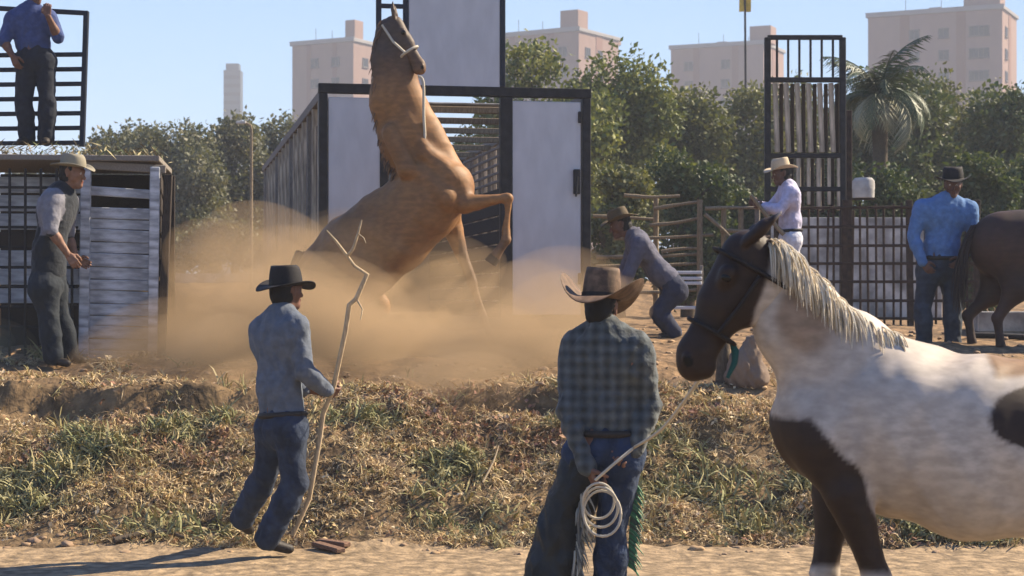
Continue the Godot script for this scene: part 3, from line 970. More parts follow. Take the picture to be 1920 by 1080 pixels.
# ---------------------------------------------------------------- livestock truck standing with its rear to the yard
func livestock_truck() -> void:
	var t := thing("livestock_truck", "livestock truck with white rear panels and dark frame, behind the rearing horse", "truck", Vector3(-1.97, 1.32, -18.6), 0.19)
	var D: Material = M.dark_steel
	var H := 2.48
	for x in [0.03, 0.66, 1.94, 2.8]:
		bar("rear_post", Vector3(x, 0.05, 0), Vector3(x, H - 0.05, 0), 0.09 if x != 1.94 else 0.13, 0.09, D, t)
	bar("top_beam", Vector3(-0.02, H, 0), Vector3(2.85, H, 0), 0.1, 0.1, D, t)
	bar("bottom_beam", Vector3(-0.02, 0.06, -0.003), Vector3(2.85, 0.06, -0.003), 0.1, 0.12, D, t)
	for d in [[0.35, 0.54], [2.37, 0.74]]:
		var p := slab("rear_panel", Vector3(d[0], 1.27, 0.01), Vector3(d[1], 2.24, 0.035), M.white_paint, t, 0.012)
		for y in [-0.8, 0.9]:
			bar("hinge", Vector3(d[1] * 0.48, y, 0.03), Vector3(d[1] * 0.48, y + 0.12, 0.03), 0.035, 0.035, D, p)
	var lk := slab("latch", Vector3(2.69, 1.55, 0.05), Vector3(0.07, 0.26, 0.05), M.dark_steel, t)
	bar("latch_handle", Vector3(0, 0.05, 0.03), Vector3(-0.02, -0.16, 0.05), 0.02, 0.02, D, lk)
	# the drop gate hoisted above the opening
	for x in [0.60, 0.88, 1.9]:
		bar("gate_rail", Vector3(x, H + 0.05, 0.03), Vector3(x, H + 1.5, 0.03), 0.055, 0.05, M.blue_steel, t)
	slab("raised_gate", Vector3(1.39, H + 0.78, 0.03), Vector3(0.96, 1.5, 0.03), M.white_paint, t, 0.01)
	bar("gate_crossbar", Vector3(0.62, H + 0.86, 0.035), Vector3(0.86, H + 0.86, 0.035), 0.05, 0.045, M.blue_steel, t)
	bar("gate_crossbar", Vector3(0.62, H + 1.48, 0.035), Vector3(1.88, H + 1.48, 0.035), 0.05, 0.045, M.blue_steel, t)
	# slatted sides, floor, roof bows
	slab("floor", Vector3(1.41, 0.03, -5.5), Vector3(2.78, 0.08, 10.9), M.dark_wood, t)
	for x in [0.03, 2.8]:
		for y in [0.12, H - 0.06]:
			bar("side_rail", Vector3(x, y, -0.06), Vector3(x, y, -11.0), 0.07, 0.1, M.grey_wood if y > 1.0 else D, t)
		for k in 15:
			var z := -0.3 - k * 0.73
			bar("side_rib", Vector3(x, 0.17, z), Vector3(x, H - 0.11, z), 0.06, 0.085, M.slat_wood if k % 4 != 2 else M.grey_wood, t)
			if x < 1.0:
				bar("side_board", Vector3(x + 0.02, 0.17, z - 0.365), Vector3(x + 0.02, H - 0.3 - 0.15 * (k % 3), z - 0.365), 0.02, 0.56, M.rust_wood, t)
			else:
				bar("side_slat", Vector3(x, 0.17, z - 0.36), Vector3(x, H - 0.11, z - 0.36), 0.03, 0.2, M.grey_wood, t)
	for k in 9:
		bar("roof_bow", Vector3(0.08, H - 0.12, -0.7 - k * 1.2), Vector3(2.76, H - 0.12, -0.7 - k * 1.2), 0.06, 0.07, M.pale_wood, t)
	slab("front_wall", Vector3(1.41, 1.25, -11.0), Vector3(2.78, 2.3, 0.06), M.grey_wood, t)
	for k in 9:
		bar("inner_plank", Vector3(2.74, 0.2 + k * 0.185, -0.15), Vector3(2.74, 0.2 + k * 0.185, -10.9), 0.03, 0.165, M.dark_wood, t)
	for k in 5:
		bar("inner_rail", Vector3(2.735, 1.86 + k * 0.11, -0.15), Vector3(2.735, 1.86 + k * 0.11, -10.9), 0.025, 0.035, M.grey_wood, t)
	slab("roof_sheet", Vector3(1.41, H - 0.04, -1.25), Vector3(2.66, 0.02, 0.9), M.white_wash, t)

# ---------------------------------------------------------------- cattle chute on the left
func chute() -> void:
	var t := thing("cattle_chute", "low plank cattle chute with whitewashed boards and a thatched deck", "chute", Vector3(-3.69, 1.05, -15.5), 0.12)
	var W: Material = M.wash_wood
	for x in [0.03, 0.61]:
		bar("door_post", Vector3(x, 0, 0.02), Vector3(x + 0.02, 1.72, 0.02), 0.085, 0.07, W, t)
	var y := 0.06
	var k := 0
	while y < 1.28:
		var h := 0.085 + 0.035 * fposmod(k * 0.37, 1.0)
		var o := slab("plank", Vector3(0.32, y + h * 0.5, -0.008 * (k % 2)), Vector3(0.56, h - 0.004, 0.03), W, t, 0.005)
		o.rotation.z = 0.012 * sin(k * 2.3) - 0.03
		y += h
		k += 1
	slab("plank", Vector3(0.32, 1.5, 0), Vector3(0.54, 0.08, 0.035), W, t).rotation.z = -0.06
	slab("top_board", Vector3(0.33, 1.72, 0.0), Vector3(0.78, 0.07, 0.05), M.grey_wood, t).rotation.z = -0.05
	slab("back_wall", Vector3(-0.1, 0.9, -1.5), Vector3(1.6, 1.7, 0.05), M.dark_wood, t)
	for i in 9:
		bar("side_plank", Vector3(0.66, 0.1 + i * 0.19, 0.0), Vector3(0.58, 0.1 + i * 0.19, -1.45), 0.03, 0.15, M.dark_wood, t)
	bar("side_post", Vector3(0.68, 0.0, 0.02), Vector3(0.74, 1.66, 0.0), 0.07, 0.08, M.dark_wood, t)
	# left of the door: an open wall of steel bars before boards
	for i in 6:
		bar("steel_bar", Vector3(-0.72 + i * 0.13, 0.1, 0.0), Vector3(-0.72 + i * 0.13, 1.7, 0.0), 0.022, 0.022, M.dark_steel, t)
	for i in 8:
		bar("steel_rail", Vector3(-0.8, 0.35 + i * 0.17, -0.03), Vector3(-0.02, 0.35 + i * 0.17, -0.03), 0.02, 0.022, M.dark_steel, t)
	for i in 7:
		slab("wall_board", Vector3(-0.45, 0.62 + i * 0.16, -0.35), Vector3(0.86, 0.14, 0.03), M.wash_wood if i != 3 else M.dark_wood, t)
	slab("deck", Vector3(-0.12, 1.79, -0.72), Vector3(1.58, 0.05, 1.6), M.grey_wood, t)
	var P := []
	var C := []
	for i in 260:
		P.append(Transform3D(Basis.from_euler(Vector3(rng.randf_range(-0.3, 0.5), rng.randf() * TAU, rng.randf_range(-0.3, 0.3))).scaled(Vector3.ONE * rng.randf_range(0.05, 0.09)), Vector3(rng.randf_range(-0.9, 0.64), 1.82 + rng.randf() * 0.05, rng.randf_range(-1.5, 0.1))))
		C.append([Color(0.1, 0.12, 0.05), Color(0.35, 0.3, 0.16), Color(0.12, 0.09, 0.05)][i % 3])
	scatter("thatch", leaf_mesh(3, 0.7, 0.09, 1.4, 31), P, C, M.dry, t)
	# steel rail panel on the deck
	var f := thing("rail_panel", "tall dark blue steel rail panel standing on the chute's deck", "fence", Vector3(-4.941, 3.107, -17.5))
	var B: Material = M.blue_steel
	bar("panel_post", Vector3(-0.25, 0, 0), Vector3(-0.25, 1.37, 0), 0.045, 0.045, B, f)
	bar("panel_post", Vector3(0.79, 0, 0), Vector3(0.83, 1.31, 0), 0.05, 0.05, B, f)
	bar("top_rail", Vector3(-0.25, 1.35, 0), Vector3(0.85, 1.29, 0), 0.045, 0.045, B, f)
	for i in 7:
		bar("rail", Vector3(-0.25, 0.03 + i * 0.142, 0), Vector3(0.8, 0.05 + i * 0.142 - 0.01, 0), 0.042, 0.042, B, f)

# ---------------------------------------------------------------- the corral on the right
func corral() -> void:
	var t := thing("pole_fence", "rough fence of crooked pale poles between the truck and the corral gate", "fence", Vector3(0, 0, 0))
	var rails := [[Vector3(1.013, 2.14, -21.8), Vector3(2.257, 2.179, -21.8)], [Vector3(1.015, 2.026, -21.85), Vector3(2.218, 2.063, -21.8)], [Vector3(0.984, 2.643, -22), Vector3(1.721, 2.604, -22)], [Vector3(1.475, 1.717, -21.8), Vector3(2.31, 1.755, -21.7)], [Vector3(1.359, 2.895, -22), Vector3(2.038, 2.889, -22)], [Vector3(1.726, 2.729, -21.9), Vector3(2.295, 2.813, -21.8)], [Vector3(1.662, 2.529, -21.9), Vector3(2.295, 2.621, -21.8)], [Vector3(1.224, 2.368, -21.9), Vector3(2.424, 2.409, -21.8)], [Vector3(2.3, 2.714, -21.6), Vector3(3.049, 2.72, -21.6)], [Vector3(2.289, 2.639, -21.5), Vector3(2.644, 2.301, -21.4)], [Vector3(2.478, 2.453, -21.6), Vector3(3.049, 2.46, -21.6)], [Vector3(1.795, 2.204, -21.8), Vector3(2.283, 2.243, -21.8)]]
	for r in rails:
		var m: Vector3 = r[0].lerp(r[1], 0.5) + Vector3(0, rng.randf_range(-0.02, 0.02), 0)
		pole("rail", bend([r[0], m, r[1]], 4), [0.025, 0.022, 0.026, 0.021, 0.018], M.pale_wood, t, 7)
	for p in [Vector3(2.247, 2.827, -21.7), Vector3(1.743, 2.854, -21.95), Vector3(2.929, 2.786, -21.65), Vector3(2.528, 2.735, -21.65), Vector3(2.732, 2.735, -21.65)]:
		pole("post", [Vector3(p.x, 1.2, p.z), p], [0.04, 0.032], M.pale_wood if p.x < 2.9 else M.grey_wood, t, 7)
	var l := thing("white_rung_rack", "short rack of white painted rungs below the pole fence", "rack", Vector3(0, 0, 0))
	for y in [511, 522, 531, 577]:
		var a := Vector3(1.672, 1.922, -19.6)
		var b := Vector3(2.052, 1.922, -19.6)
		var h: float = 1.64 + (560.0 - y) * 19.6 / 3400.0
		bar("rung", Vector3(a.x, h, a.z), Vector3(b.x, h, b.z), 0.03, 0.036, M.white_paint, l)
	for x in [1.67, 2.05]:
		bar("upright", Vector3(x, 1.25, -19.64), Vector3(x, 2.0, -19.64), 0.04, 0.04, M.grey_wood, l)
	# grid gate
	var g := thing("corral_gate", "dark steel grid gate of the corral behind the pinto's neck", "gate", Vector3(0, 0, -21.3))
	var x0 := 3.1
	for i in 25:
		var x := x0 + i * 0.0983 + rng.randf_range(-0.012, 0.012)
		var big := i % 8 == 0
		bar("gate_post" if big else "upright", Vector3(x, 1.28, 0), Vector3(x + rng.randf_range(-0.02, 0.03), 2.68 + rng.randf() * 0.1 if not big else 2.8, 0), 0.07 if big else 0.026, 0.07 if big else 0.026, M.rust_steel, g)
	for y in [1.42, 1.62, 1.84, 2.05, 2.26, 2.48, 2.7]:
		bar("rail", Vector3(x0, y, 0.03), Vector3(x0 + 2.36, y + rng.randf_range(-0.03, 0.03), 0.03), 0.03, 0.034, M.rust_steel, g)
	var w := slab("wall", Vector3(5.082, 2.021, -27), Vector3(2.6, 1.65, 0.2), M.white_wash)
	tag(w, "low whitewashed wall seen through the corral gate", "wall")
	# raised slatted gate: posts, dark bars above, pale slats below
	var s := thing("slatted_gate_tower", "tall dark hoisted gate frame with pale wooden slats, right of the pole fence", "gate", Vector3(0, 0, -22.2))
	for x in [3.13, 4.05]:
		bar("mast", Vector3(x, 1.3, 0), Vector3(x, 4.84, 0), 0.075, 0.075, M.dark_steel, s)
	bar("mast", Vector3(4.22, 1.3, -0.5), Vector3(4.22, 4.0, -0.5), 0.07, 0.07, M.rust_steel, s)
	for y in [4.84, 4.32, 3.39, 2.98]:
		bar("crossbar", Vector3(3.13, y, 0.002), Vector3(4.05, y, 0.002), 0.07 if y < 4.5 else 0.035, 0.06, M.dark_steel, s)
	for i in 6:
		var x := 3.13 + 0.137 * (i + 1) - 0.02
		bar("bar", Vector3(x, 4.35, 0), Vector3(x, 4.82, 0), 0.028, 0.028, M.dark_steel, s)
		bar("slat", Vector3(x, 3.43, 0.02), Vector3(x - 0.03, 4.28, 0.02), 0.062, 0.025, M.slat_wood, s)
		bar("backing_slat", Vector3(x + 0.06, 3.43, -0.06), Vector3(x + 0.06, 4.28, -0.06), 0.05, 0.02, M.dark_wood, s)
	for i in 7:
		var x := 3.13 + 0.125 * (i + 1)
		bar("slat", Vector3(x, 2.72 + 0.07 * (i % 2), 0.02), Vector3(x, 3.36, 0.02), 0.045 if i % 2 else 0.06, 0.025, M.slat_wood if i > 1 else M.rust_steel, s)
		bar("backing_slat", Vector3(x + 0.05, 2.7, -0.06), Vector3(x + 0.05, 3.36, -0.06), 0.06, 0.02, M.dark_wood, s)
	# white drum on the gate's corner post
	var dr := thing("plastic_drum", "small white plastic drum on top of the corral gate", "drum", Vector3(4.12, 2.82, -21.25))
	var sh := Shape.new()
	sh.tube([Vector3(0, 0, 0), Vector3(0, 0.012, 0), Vector3(0, 0.1, 0), Vector3(0, 0.11, 0), Vector3(0, 0.2, 0), Vector3(0, 0.235, 0)], [0.12, 0.128, 0.13, 0.134, 0.13, 0.1], 20)
	put("tub", sh.mesh(), M.white_wash, dr)
	pole("cap", [Vector3(0.04, 0.23, 0), Vector3(0.04, 0.26, 0)], [0.035, 0.033], M.dark_steel, dr, 12)
	bar("stand", Vector3(-0.14, -0.012, 0), Vector3(0.14, -0.012, 0), 0.14, 0.02, M.dark_wood, dr)
	var tr := thing("trough", "white concrete trough on the ground behind the dark horse's legs", "trough", Vector3(5.3, 1.27, -18.3))
	slab("base", Vector3(0, 0.02, 0), Vector3(1.3, 0.06, 0.4), M.white_wash, tr)
	for q in [[0, 0.2, 1.3, 0.06], [0, -0.2, 1.3, 0.06]]:
		slab("side", Vector3(q[0], 0.14, q[1]), Vector3(q[2], 0.2, q[3]), M.white_wash, tr)
	for q in [-0.64, 0.64]:
		slab("end", Vector3(q, 0.135, 0), Vector3(0.06, 0.18, 0.34), M.white_wash, tr)
	pole("pipe_rail", bend([Vector3(4.426, 1.288, -17.6), Vector3(4.762, 1.278, -17.6), Vector3(5.176, 1.257, -17.6)], 3), [0.03], M.dark_steel, null, 8)
	tag(get_child(-1), "dark pipe rail lying low between the blue shirted man and the dark horse", "rail")

# ---------------------------------------------------------------- far things
func far_things() -> void:
	var H := 250.0
	block("hazy apartment block left of the truck's raised gate", Vector3(-21.912, 1.64, -250), -0.5, 10.3, 12, 35.5, M.facade, [2.9, 6.4], [3, 7], [[Vector3(-0.9, 0.9, -1.6), Vector3(1.6, 3.4, 2.2)]])
	block("apartment block with a roof tower right of the truck's raised gate", Vector3(9.007, 1.64, -245), -0.55, 14.5, 11.5, 36.2, M.facade, [2.5, 7.0, 11], [2.5, 6], [[Vector3(-1.6, 1.2, -1.6), Vector3(2.8, 2.6, 2.8)], [Vector3(-3.5, -0.5, -11.2), Vector3(6.5, 0.9, 3)]])
	block("pink apartment block behind the flagpole and the slatted gate tower", Vector3(36.788, 1.64, -265), -0.42, 14.3, 11, 37.2, M.facade, [5.8, 11.5], [3, 7], [[Vector3(-0.6, 1.0, -1.8), Vector3(3.2, 2.6, 3)]])
	block("tall apartment block at the right edge with two columns of windows", Vector3(62.235, 1.64, -230), -0.45, 17.3, 10, 36.8, M.facade_pale, [2.3, 3.5, 7.4, 11.2], [2.5], [[Vector3(-2.6, 1.4, -1.9), Vector3(4.6, 3.4, 3.4)]])
	var bluish := mat(Color(0.035, 0.05, 0.07), 0.7, "stain", Vector3.ONE * 0.1)
	var tw := thing("office_tower", "slim bluish tower far off above the left trees", "tower", Vector3(-59.991, 1.64, -390))
	tw.scale = Vector3.ONE * 0.7
	slab("shaft", Vector3(0, 34, 0), Vector3(5.2, 72, 5.2), bluish, tw, 0.1)
	slab("cap", Vector3(0, 70.9, 0), Vector3(4.0, 2.4, 4.0), bluish, tw, 0.1)
	for i in 14:
		bar("window_band", Vector3(-2.5, 34 + i * 2.6, 2.62), Vector3(2.5, 34 + i * 2.6, 2.62), 0.12, 1.1, M.glass, tw)
	var fl := thing("flagpole", "thin pole with a yellow banner above the pink block", "flagpole", Vector3(7.8, 1.64, -60))
	pole("pole", [Vector3(0, -1, 0), Vector3(-0.09, 10.6, 0)], [0.05, 0.035], M.dark_steel, fl, 8)
	var fs := Shape.new()
	var rows := []
	for z in [0.012, -0.012]:
		for j in 7:
			var row := []
			for i in 7: row.append(Vector3(-0.28 + i * 0.065, 9.5 + j * 0.13, z + 0.05 * sin(i * 1.1 + j * 0.5)))
			if z < 0: row.reverse()
			rows.append(row)
	fs.grid(rows.slice(0, 7), false)
	fs.grid(rows.slice(7, 14), false)
	put("banner", fs.mesh(), mat(Color(0.75, 0.5, 0.06), 0.8, "mottle", Vector3.ONE), fl)
	var lp := thing("lamp_post", "slender pale lamp post at the far end of the truck's slatted side", "street lamp", Vector3(-5.178, 1.905, -36))
	lp.position.y = 1.8
	pole("pole", [Vector3(0, -0.1, 0), Vector3(0, 3.2, 0), Vector3(-0.02, 3.28, 0), Vector3(-0.12, 3.34, 0)], [0.035, 0.028, 0.026, 0.022], M.pale_wood, lp, 8)
	slab("lamp_head", Vector3(-0.2, 3.34, 0), Vector3(0.2, 0.06, 0.1), M.white_wash, lp, 0.02)
	var kw := slab("low_wall", Vector3(-6.127, 2.056, -37.2), Vector3(2.6, 0.2, 0.25), M.white_wash)
	tag(kw, "low pale kerb wall across the back of the yard, left of the truck", "wall")

func trees() -> void:
	for i in 4: twigs.append(leaf_mesh(9, 0.75, 0.15, 0.5, 40 + i))
	var lime := [Color(0.176, 0.203, 0.054), Color(0.270, 0.270, 0.081), Color(0.095, 0.121, 0.038), Color(0.135, 0.155, 0.046)]
	var olive := [Color(0.138, 0.150, 0.053), Color(0.200, 0.194, 0.081), Color(0.075, 0.088, 0.035)]
	var deep := [Color(0.048, 0.072, 0.030), Color(0.072, 0.102, 0.036), Color(0.102, 0.120, 0.054)]
	var dusty := [Color(0.13, 0.135, 0.08), Color(0.09, 0.1, 0.055), Color(0.2, 0.19, 0.13)]
	var g := "trees behind the yard"
	var T3 := func(label, px, top, d, w, low, n, leaf, pal):
		var b := Vector3((px - 960.0) * d / 3400.0, gh((px - 960.0) * d / 3400.0, d), -d)
		var h: float = 1.64 + (560.0 - top) * d / 3400.0 - b.y
		tree("leafy_tree", label, "tree", b, h, Vector3(w * d / 3400.0, 0, w * d / 3400.0 * 0.8), low, n, leaf, pal, g)
	T3.call("yellow green tree just right of the truck's raised gate", 1010, 84, 40, 150, 0.5, 3900, 0.26, lime)
	T3.call("broad bright green tree between the truck and the pole fence", 1165, 90, 42, 150, 0.4, 4000, 0.26, lime)
	T3.call("olive tree behind the pole fence, under the pink block", 1345, 102, 44, 150, 0.3, 4000, 0.26, olive)
	T3.call("dark tree seen through the slatted gate tower", 1500, 112, 46, 140, 0.3, 3400, 0.26, olive)
	T3.call("dark green tree behind the palm", 1680, 112, 42, 130, 0.3, 2800, 0.26, deep)
	T3.call("lit olive tree below the right apartment block's windows", 1790, 104, 44, 130, 0.3, 2700, 0.26, olive)
	T3.call("dense dark tree at the right edge of the picture", 1915, 100, 40, 110, 0.3, 2800, 0.26, deep)
	T3.call("dusty tree at the far left, beside the rail panel", 215, 225, 50, 120, 0.2, 3000, 0.27, dusty)
	T3.call("grey green dusty tree right of the chute, with pale blossoms", 335, 205, 48, 120, 0.2, 3400, 0.26, dusty)
	T3.call("dusty tree under the slim tower", 440, 208, 50, 110, 0.2, 3000, 0.26, dusty)
	T3.call("dusty tree behind the truck's slatted side", 550, 185, 52, 110, 0.2, 2800, 0.26, dusty)
	T3.call("dusty tree at the left edge, behind the chute", 90, 262, 52, 90, 0.2, 1700, 0.27, dusty)
	# low dark shrubs
	var S3 := func(label, px, top, d, w, n, pal):
		var b := Vector3((px - 960.0) * d / 3400.0, gh((px - 960.0) * d / 3400.0, d), -d)
		var h: float = 1.64 + (560.0 - top) * d / 3400.0 - b.y
		tree("shrub", label, "shrub", b, h, Vector3(w * d / 3400.0, 0, w * d / 3400.0 * 0.7), 0.05, n, 0.17, pal, "shrubs behind the corral", 18)
	S3.call("dark shrub beside the truck's right rear post", 1160, 290, 29, 70, 1700, olive)
	S3.call("dark shrub behind the pole fence", 1290, 270, 30, 95, 2000, deep)
	S3.call("dark shrub left of the slatted gate tower", 1400, 280, 31, 85, 1800, deep)
	S3.call("dark shrub between the slatted gate tower and the drum", 1560, 290, 29, 80, 1700, deep)
	S3.call("dark shrub behind the blue shirted man", 1690, 280, 28, 90, 1900, deep)
	S3.call("dark shrub behind the dark horse", 1830, 270, 29, 90, 1900, deep)
	S3.call("dark shrub at the right edge", 1940, 250, 30, 80, 1500, deep)
	S3.call("dusty weed shrub beyond the low kerb wall", 395, 400, 41, 90, 1700, dusty)
	# palm
	var b := Vector3(6.088, 1.64, -30)
	b.y = 1.3
	var p := thing("palm_tree", "palm with drooping fronds beside the slatted gate tower", "palm", b)
	var h := 1.64 + 375.0 * 30.0 / 3400.0 - b.y
	pole("trunk", bend([Vector3(0.1, -0.2, 0), Vector3(0.02, h * 0.5, 0), Vector3(0, h, 0)], 5), [0.16, 0.14, 0.13, 0.12, 0.12, 0.11, 0.11, 0.12, 0.13, 0.14, 0.15], M.bark, p, 10)
	var kinds := [frond(1.25, 1.4, 1), frond(1.4, 2.3, 2), frond(1.35, 3.0, 3)]
	var mats := [mat(Color(0.05, 0.075, 0.035), 0.5), mat(Color(0.07, 0.095, 0.045), 0.5), mat(Color(0.3, 0.3, 0.2), 0.6)]
	for i in 30:
		var k := 0 if i < 9 else 1 if i < 20 else 2
		var f := put("frond", kinds[k], mats[k if i % 4 else 1], p)
		f.position = Vector3(0, h, 0)
		f.rotation = Vector3([-0.35, 0.15, 0.55][k] + rng.randf_range(-0.35, 0.35), i * 2.4 + rng.randf_range(-0.5, 0.5), rng.randf_range(-0.2, 0.2))
		f.scale = Vector3.ONE * rng.randf_range(0.75, 1.15)

# ---------------------------------------------------------------- horses
func rough_edge(p: Vector3, s := 8.0) -> float:
	return noise.get_noise_3d(p.x * s * 10.0, p.y * s * 10.0, p.z * s * 10.0)

func pinto() -> void:
	var white := Color(0.52, 0.45, 0.375)
	var brown := Color(0.038, 0.02, 0.015)
	var tan := Color(0.24, 0.145, 0.075)
	var tint := func(p: Vector3) -> Color:
		var e := rough_edge(p, 30.0) * 0.035
		var x := p.x + e
		var y := p.y + e
		var q := Vector2((p.x + 0.4) / 0.13, (p.y - 1.53) / 0.15).length() + rough_edge(p, 20.0) * 0.6
		var c := white.lerp(tan, 0.75 * smoothstep(1.15, 0.7, q))
		c = c.lerp(Color(0.33, 0.245, 0.18), 0.3 * smoothstep(0.0, 0.5, rough_edge(p, 9.0)))
		c = c.lerp(tan, smoothstep(0.28, 0.32, x) * smoothstep(1.33, 1.36, y))
		c = c.lerp(brown, smoothstep(1.03, 0.97, Vector2((p.x - 0.62) / 0.38, (p.y - 1.19) / 0.15).length() + e * 2.5))
		if y > 1.2: c = c.lerp(brown, smoothstep(0.012, -0.012, x - (-0.53 - (1.824 - y) * 0.215 if y > 1.474 else -0.605)))
		var lim := lerpf(-0.4, -0.2, smoothstep(1.19, 0.94, y)) + lerpf(0.0, 0.1, smoothstep(0.94, 0.62, y)) + e * 0.5
		return c.lerp(brown, smoothstep(0.014, -0.014, x - lim) * smoothstep(1.2, 1.18, y) * smoothstep(0.58, 0.62, y))
	var J := {
		"trunk": [[Vector3(-0.288, 1.165, 0), 0.235], [Vector3(-0.082, 1.145, 0), 0.315], [Vector3(0.268, 1.062, 0), 0.335], [Vector3(0.721, 1.073, 0), 0.33], [Vector3(0.968, 1.083, 0), 0.32]],
		"neck": [[Vector3(-0.124, 1.217, 0), 0.26], [Vector3(-0.257, 1.371, 0), 0.215], [Vector3(-0.412, 1.546, 0), 0.165], [Vector3(-0.511, 1.69, 0), 0.125]],
		"extra": [bone(Vector3(-0.021, 1.351, 0), Vector3(0.206, 1.289, 0), 0.1, 0.12, 0.08, Vector3(0, 0, 1), 0.6), bone(Vector3(-0.34, 1.145, 0.08), Vector3(-0.288, 1.021, 0.1), 0.12, 0.11, 0.06)],
		"poll": Vector3(-0.593, 1.845, 0), "muzzle": Vector3(-0.856, 1.388, 0.04),
		"fore": [[Vector3(-0.288, 1.083, 0.12), Vector3(-0.257, 0.908, 0.15), Vector3(-0.148, 0.579, 0.14), Vector3(-0.058, 0.249, 0.14), Vector3(-0.093, 0.084, 0.14)],
			[Vector3(-0.226, 1.062, -0.12), Vector3(-0.247, 0.877, -0.14), Vector3(-0.296, 0.558, -0.14), Vector3(-0.288, 0.239, -0.14), Vector3(-0.34, 0.084, -0.14)]],
		"hind": [[Vector3(0.968, 1.042, 0.13), Vector3(0.885, 0.774, 0.14), Vector3(1.091, 0.506, 0.14), Vector3(1.06, 0.218, 0.14), Vector3(1.019, 0.078, 0.14)],
			[Vector3(0.968, 1.042, -0.13), Vector3(0.824, 0.774, -0.14), Vector3(0.968, 0.506, -0.14), Vector3(0.926, 0.218, -0.14), Vector3(0.885, 0.078, -0.14)]]}
	var t := horse("pinto_horse", "large brown and white pinto horse with pale mane at the right front", Vector3(1.524, 0.001, -7), J, {"side": Vector3(0, 0, 1), "cell": 0.0155, "head_cell": 0.009, "tint": tint, "ear_to": Vector3(0.9, 0.1, 0), "fold": 0.02, "head_k": 1.24})
	var crest := bend([Vector3(-0.523, 1.849, 0), Vector3(-0.412, 1.746, 0), Vector3(-0.278, 1.608, 0), Vector3(-0.144, 1.524, 0), Vector3(-0.066, 1.491, 0)], 12)
	var L := []
	for i in 1900:
		var u := rng.randf()
		var c: Vector3 = crest[int(u * (crest.size() - 1))] + Vector3(rng.randf_range(-0.02, 0.02), rng.randf_range(-0.012, 0.012), rng.randf_range(-0.015, 0.03))
		L.append(lock(c, Vector3(rng.randf_range(0.0, 0.45), 0.12, 0.6), rng.randf_range(0.09, 0.27) * (1.0 - 0.3 * u), 1.5, 6))
	put("mane", strands(L, 0.004, [Color(0.62, 0.54, 0.4), Color(0.55, 0.46, 0.32), Color(0.66, 0.6, 0.47), Color(0.42, 0.33, 0.2)]), M.hair, t)
	var F := []
	for i in 40:
		F.append(lock(Vector3(-0.552, 1.861, 0) + Vector3(rng.randf_range(-0.02, 0.03), rng.randf_range(-0.02, 0.02), rng.randf_range(-0.04, 0.05)), Vector3(-0.7, -0.2, rng.randf_range(-0.2, 0.5)), rng.randf_range(0.08, 0.15), 0.8, 4))
	put("forelock", strands(F, 0.006, [Color(0.05, 0.035, 0.03), Color(0.09, 0.06, 0.045)]), M.hair, t)
	var TL := []
	for i in 90: TL.append(lock(Vector3(1.277, 1.227, 0) + Vector3(rng.randf_range(-0.03, 0.03), 0, rng.randf_range(-0.03, 0.03)), Vector3(0.5, -0.3, 0), rng.randf_range(0.6, 0.9), 1.0, 6))
	put("tail", strands(TL, 0.009, [Color(0.6, 0.5, 0.36), Color(0.1, 0.07, 0.05)]), M.hair, t)
	# dark halter with a teal knot under the chin
	var hm := mat(Color(0.03, 0.024, 0.02), 0.8, "grain", Vector3.ONE * 12)
	var P: Vector3 = J.poll
	var ax: Vector3 = (J.muzzle - P).normalized()
	var jw := Vector3(-ax.y, ax.x, 0)
	if jw.x < 0: jw = -jw
	var hl := Shape.new()
	var loop := func(mid: Vector3, rj: float, rz: float, off: float):
		rj *= 1.2; rz *= 1.2; off *= 1.2
		var l := []
		for i in 17: l.append(mid + jw * (off + cos(TAU * i / 16.0) * rj) + Vector3(0, 0, sin(TAU * i / 16.0) * rz))
		hl.tube(l, [0.009], 6)
	loop.call(P + ax * 0.37, 0.085, 0.068, 0.02)
	loop.call(P + ax * 0.085, 0.16, 0.085, 0.055)
	hl.tube([P + ax * 0.1 + jw * 0.07 + Vector3(0, 0, 0.105), P + ax * 0.24 + jw * 0.06 + Vector3(0, 0, 0.1), P + ax * 0.37 + jw * 0.04 + Vector3(0, 0, 0.085)], [0.009], 6)
	var hal := put("halter", hl.mesh(), hm, t)
	pole("knot", [P + ax * 0.37 + jw * 0.115, P + ax * 0.39 + jw * 0.14, P + ax * 0.43 + jw * 0.16, P + ax * 0.47 + jw * 0.15 + Vector3(0, -0.03, 0)], [0.01, 0.016, 0.013, 0.007], mat(Color(0.02, 0.10, 0.085), 0.8, "grain", Vector3.ONE * 12), hal, 7)

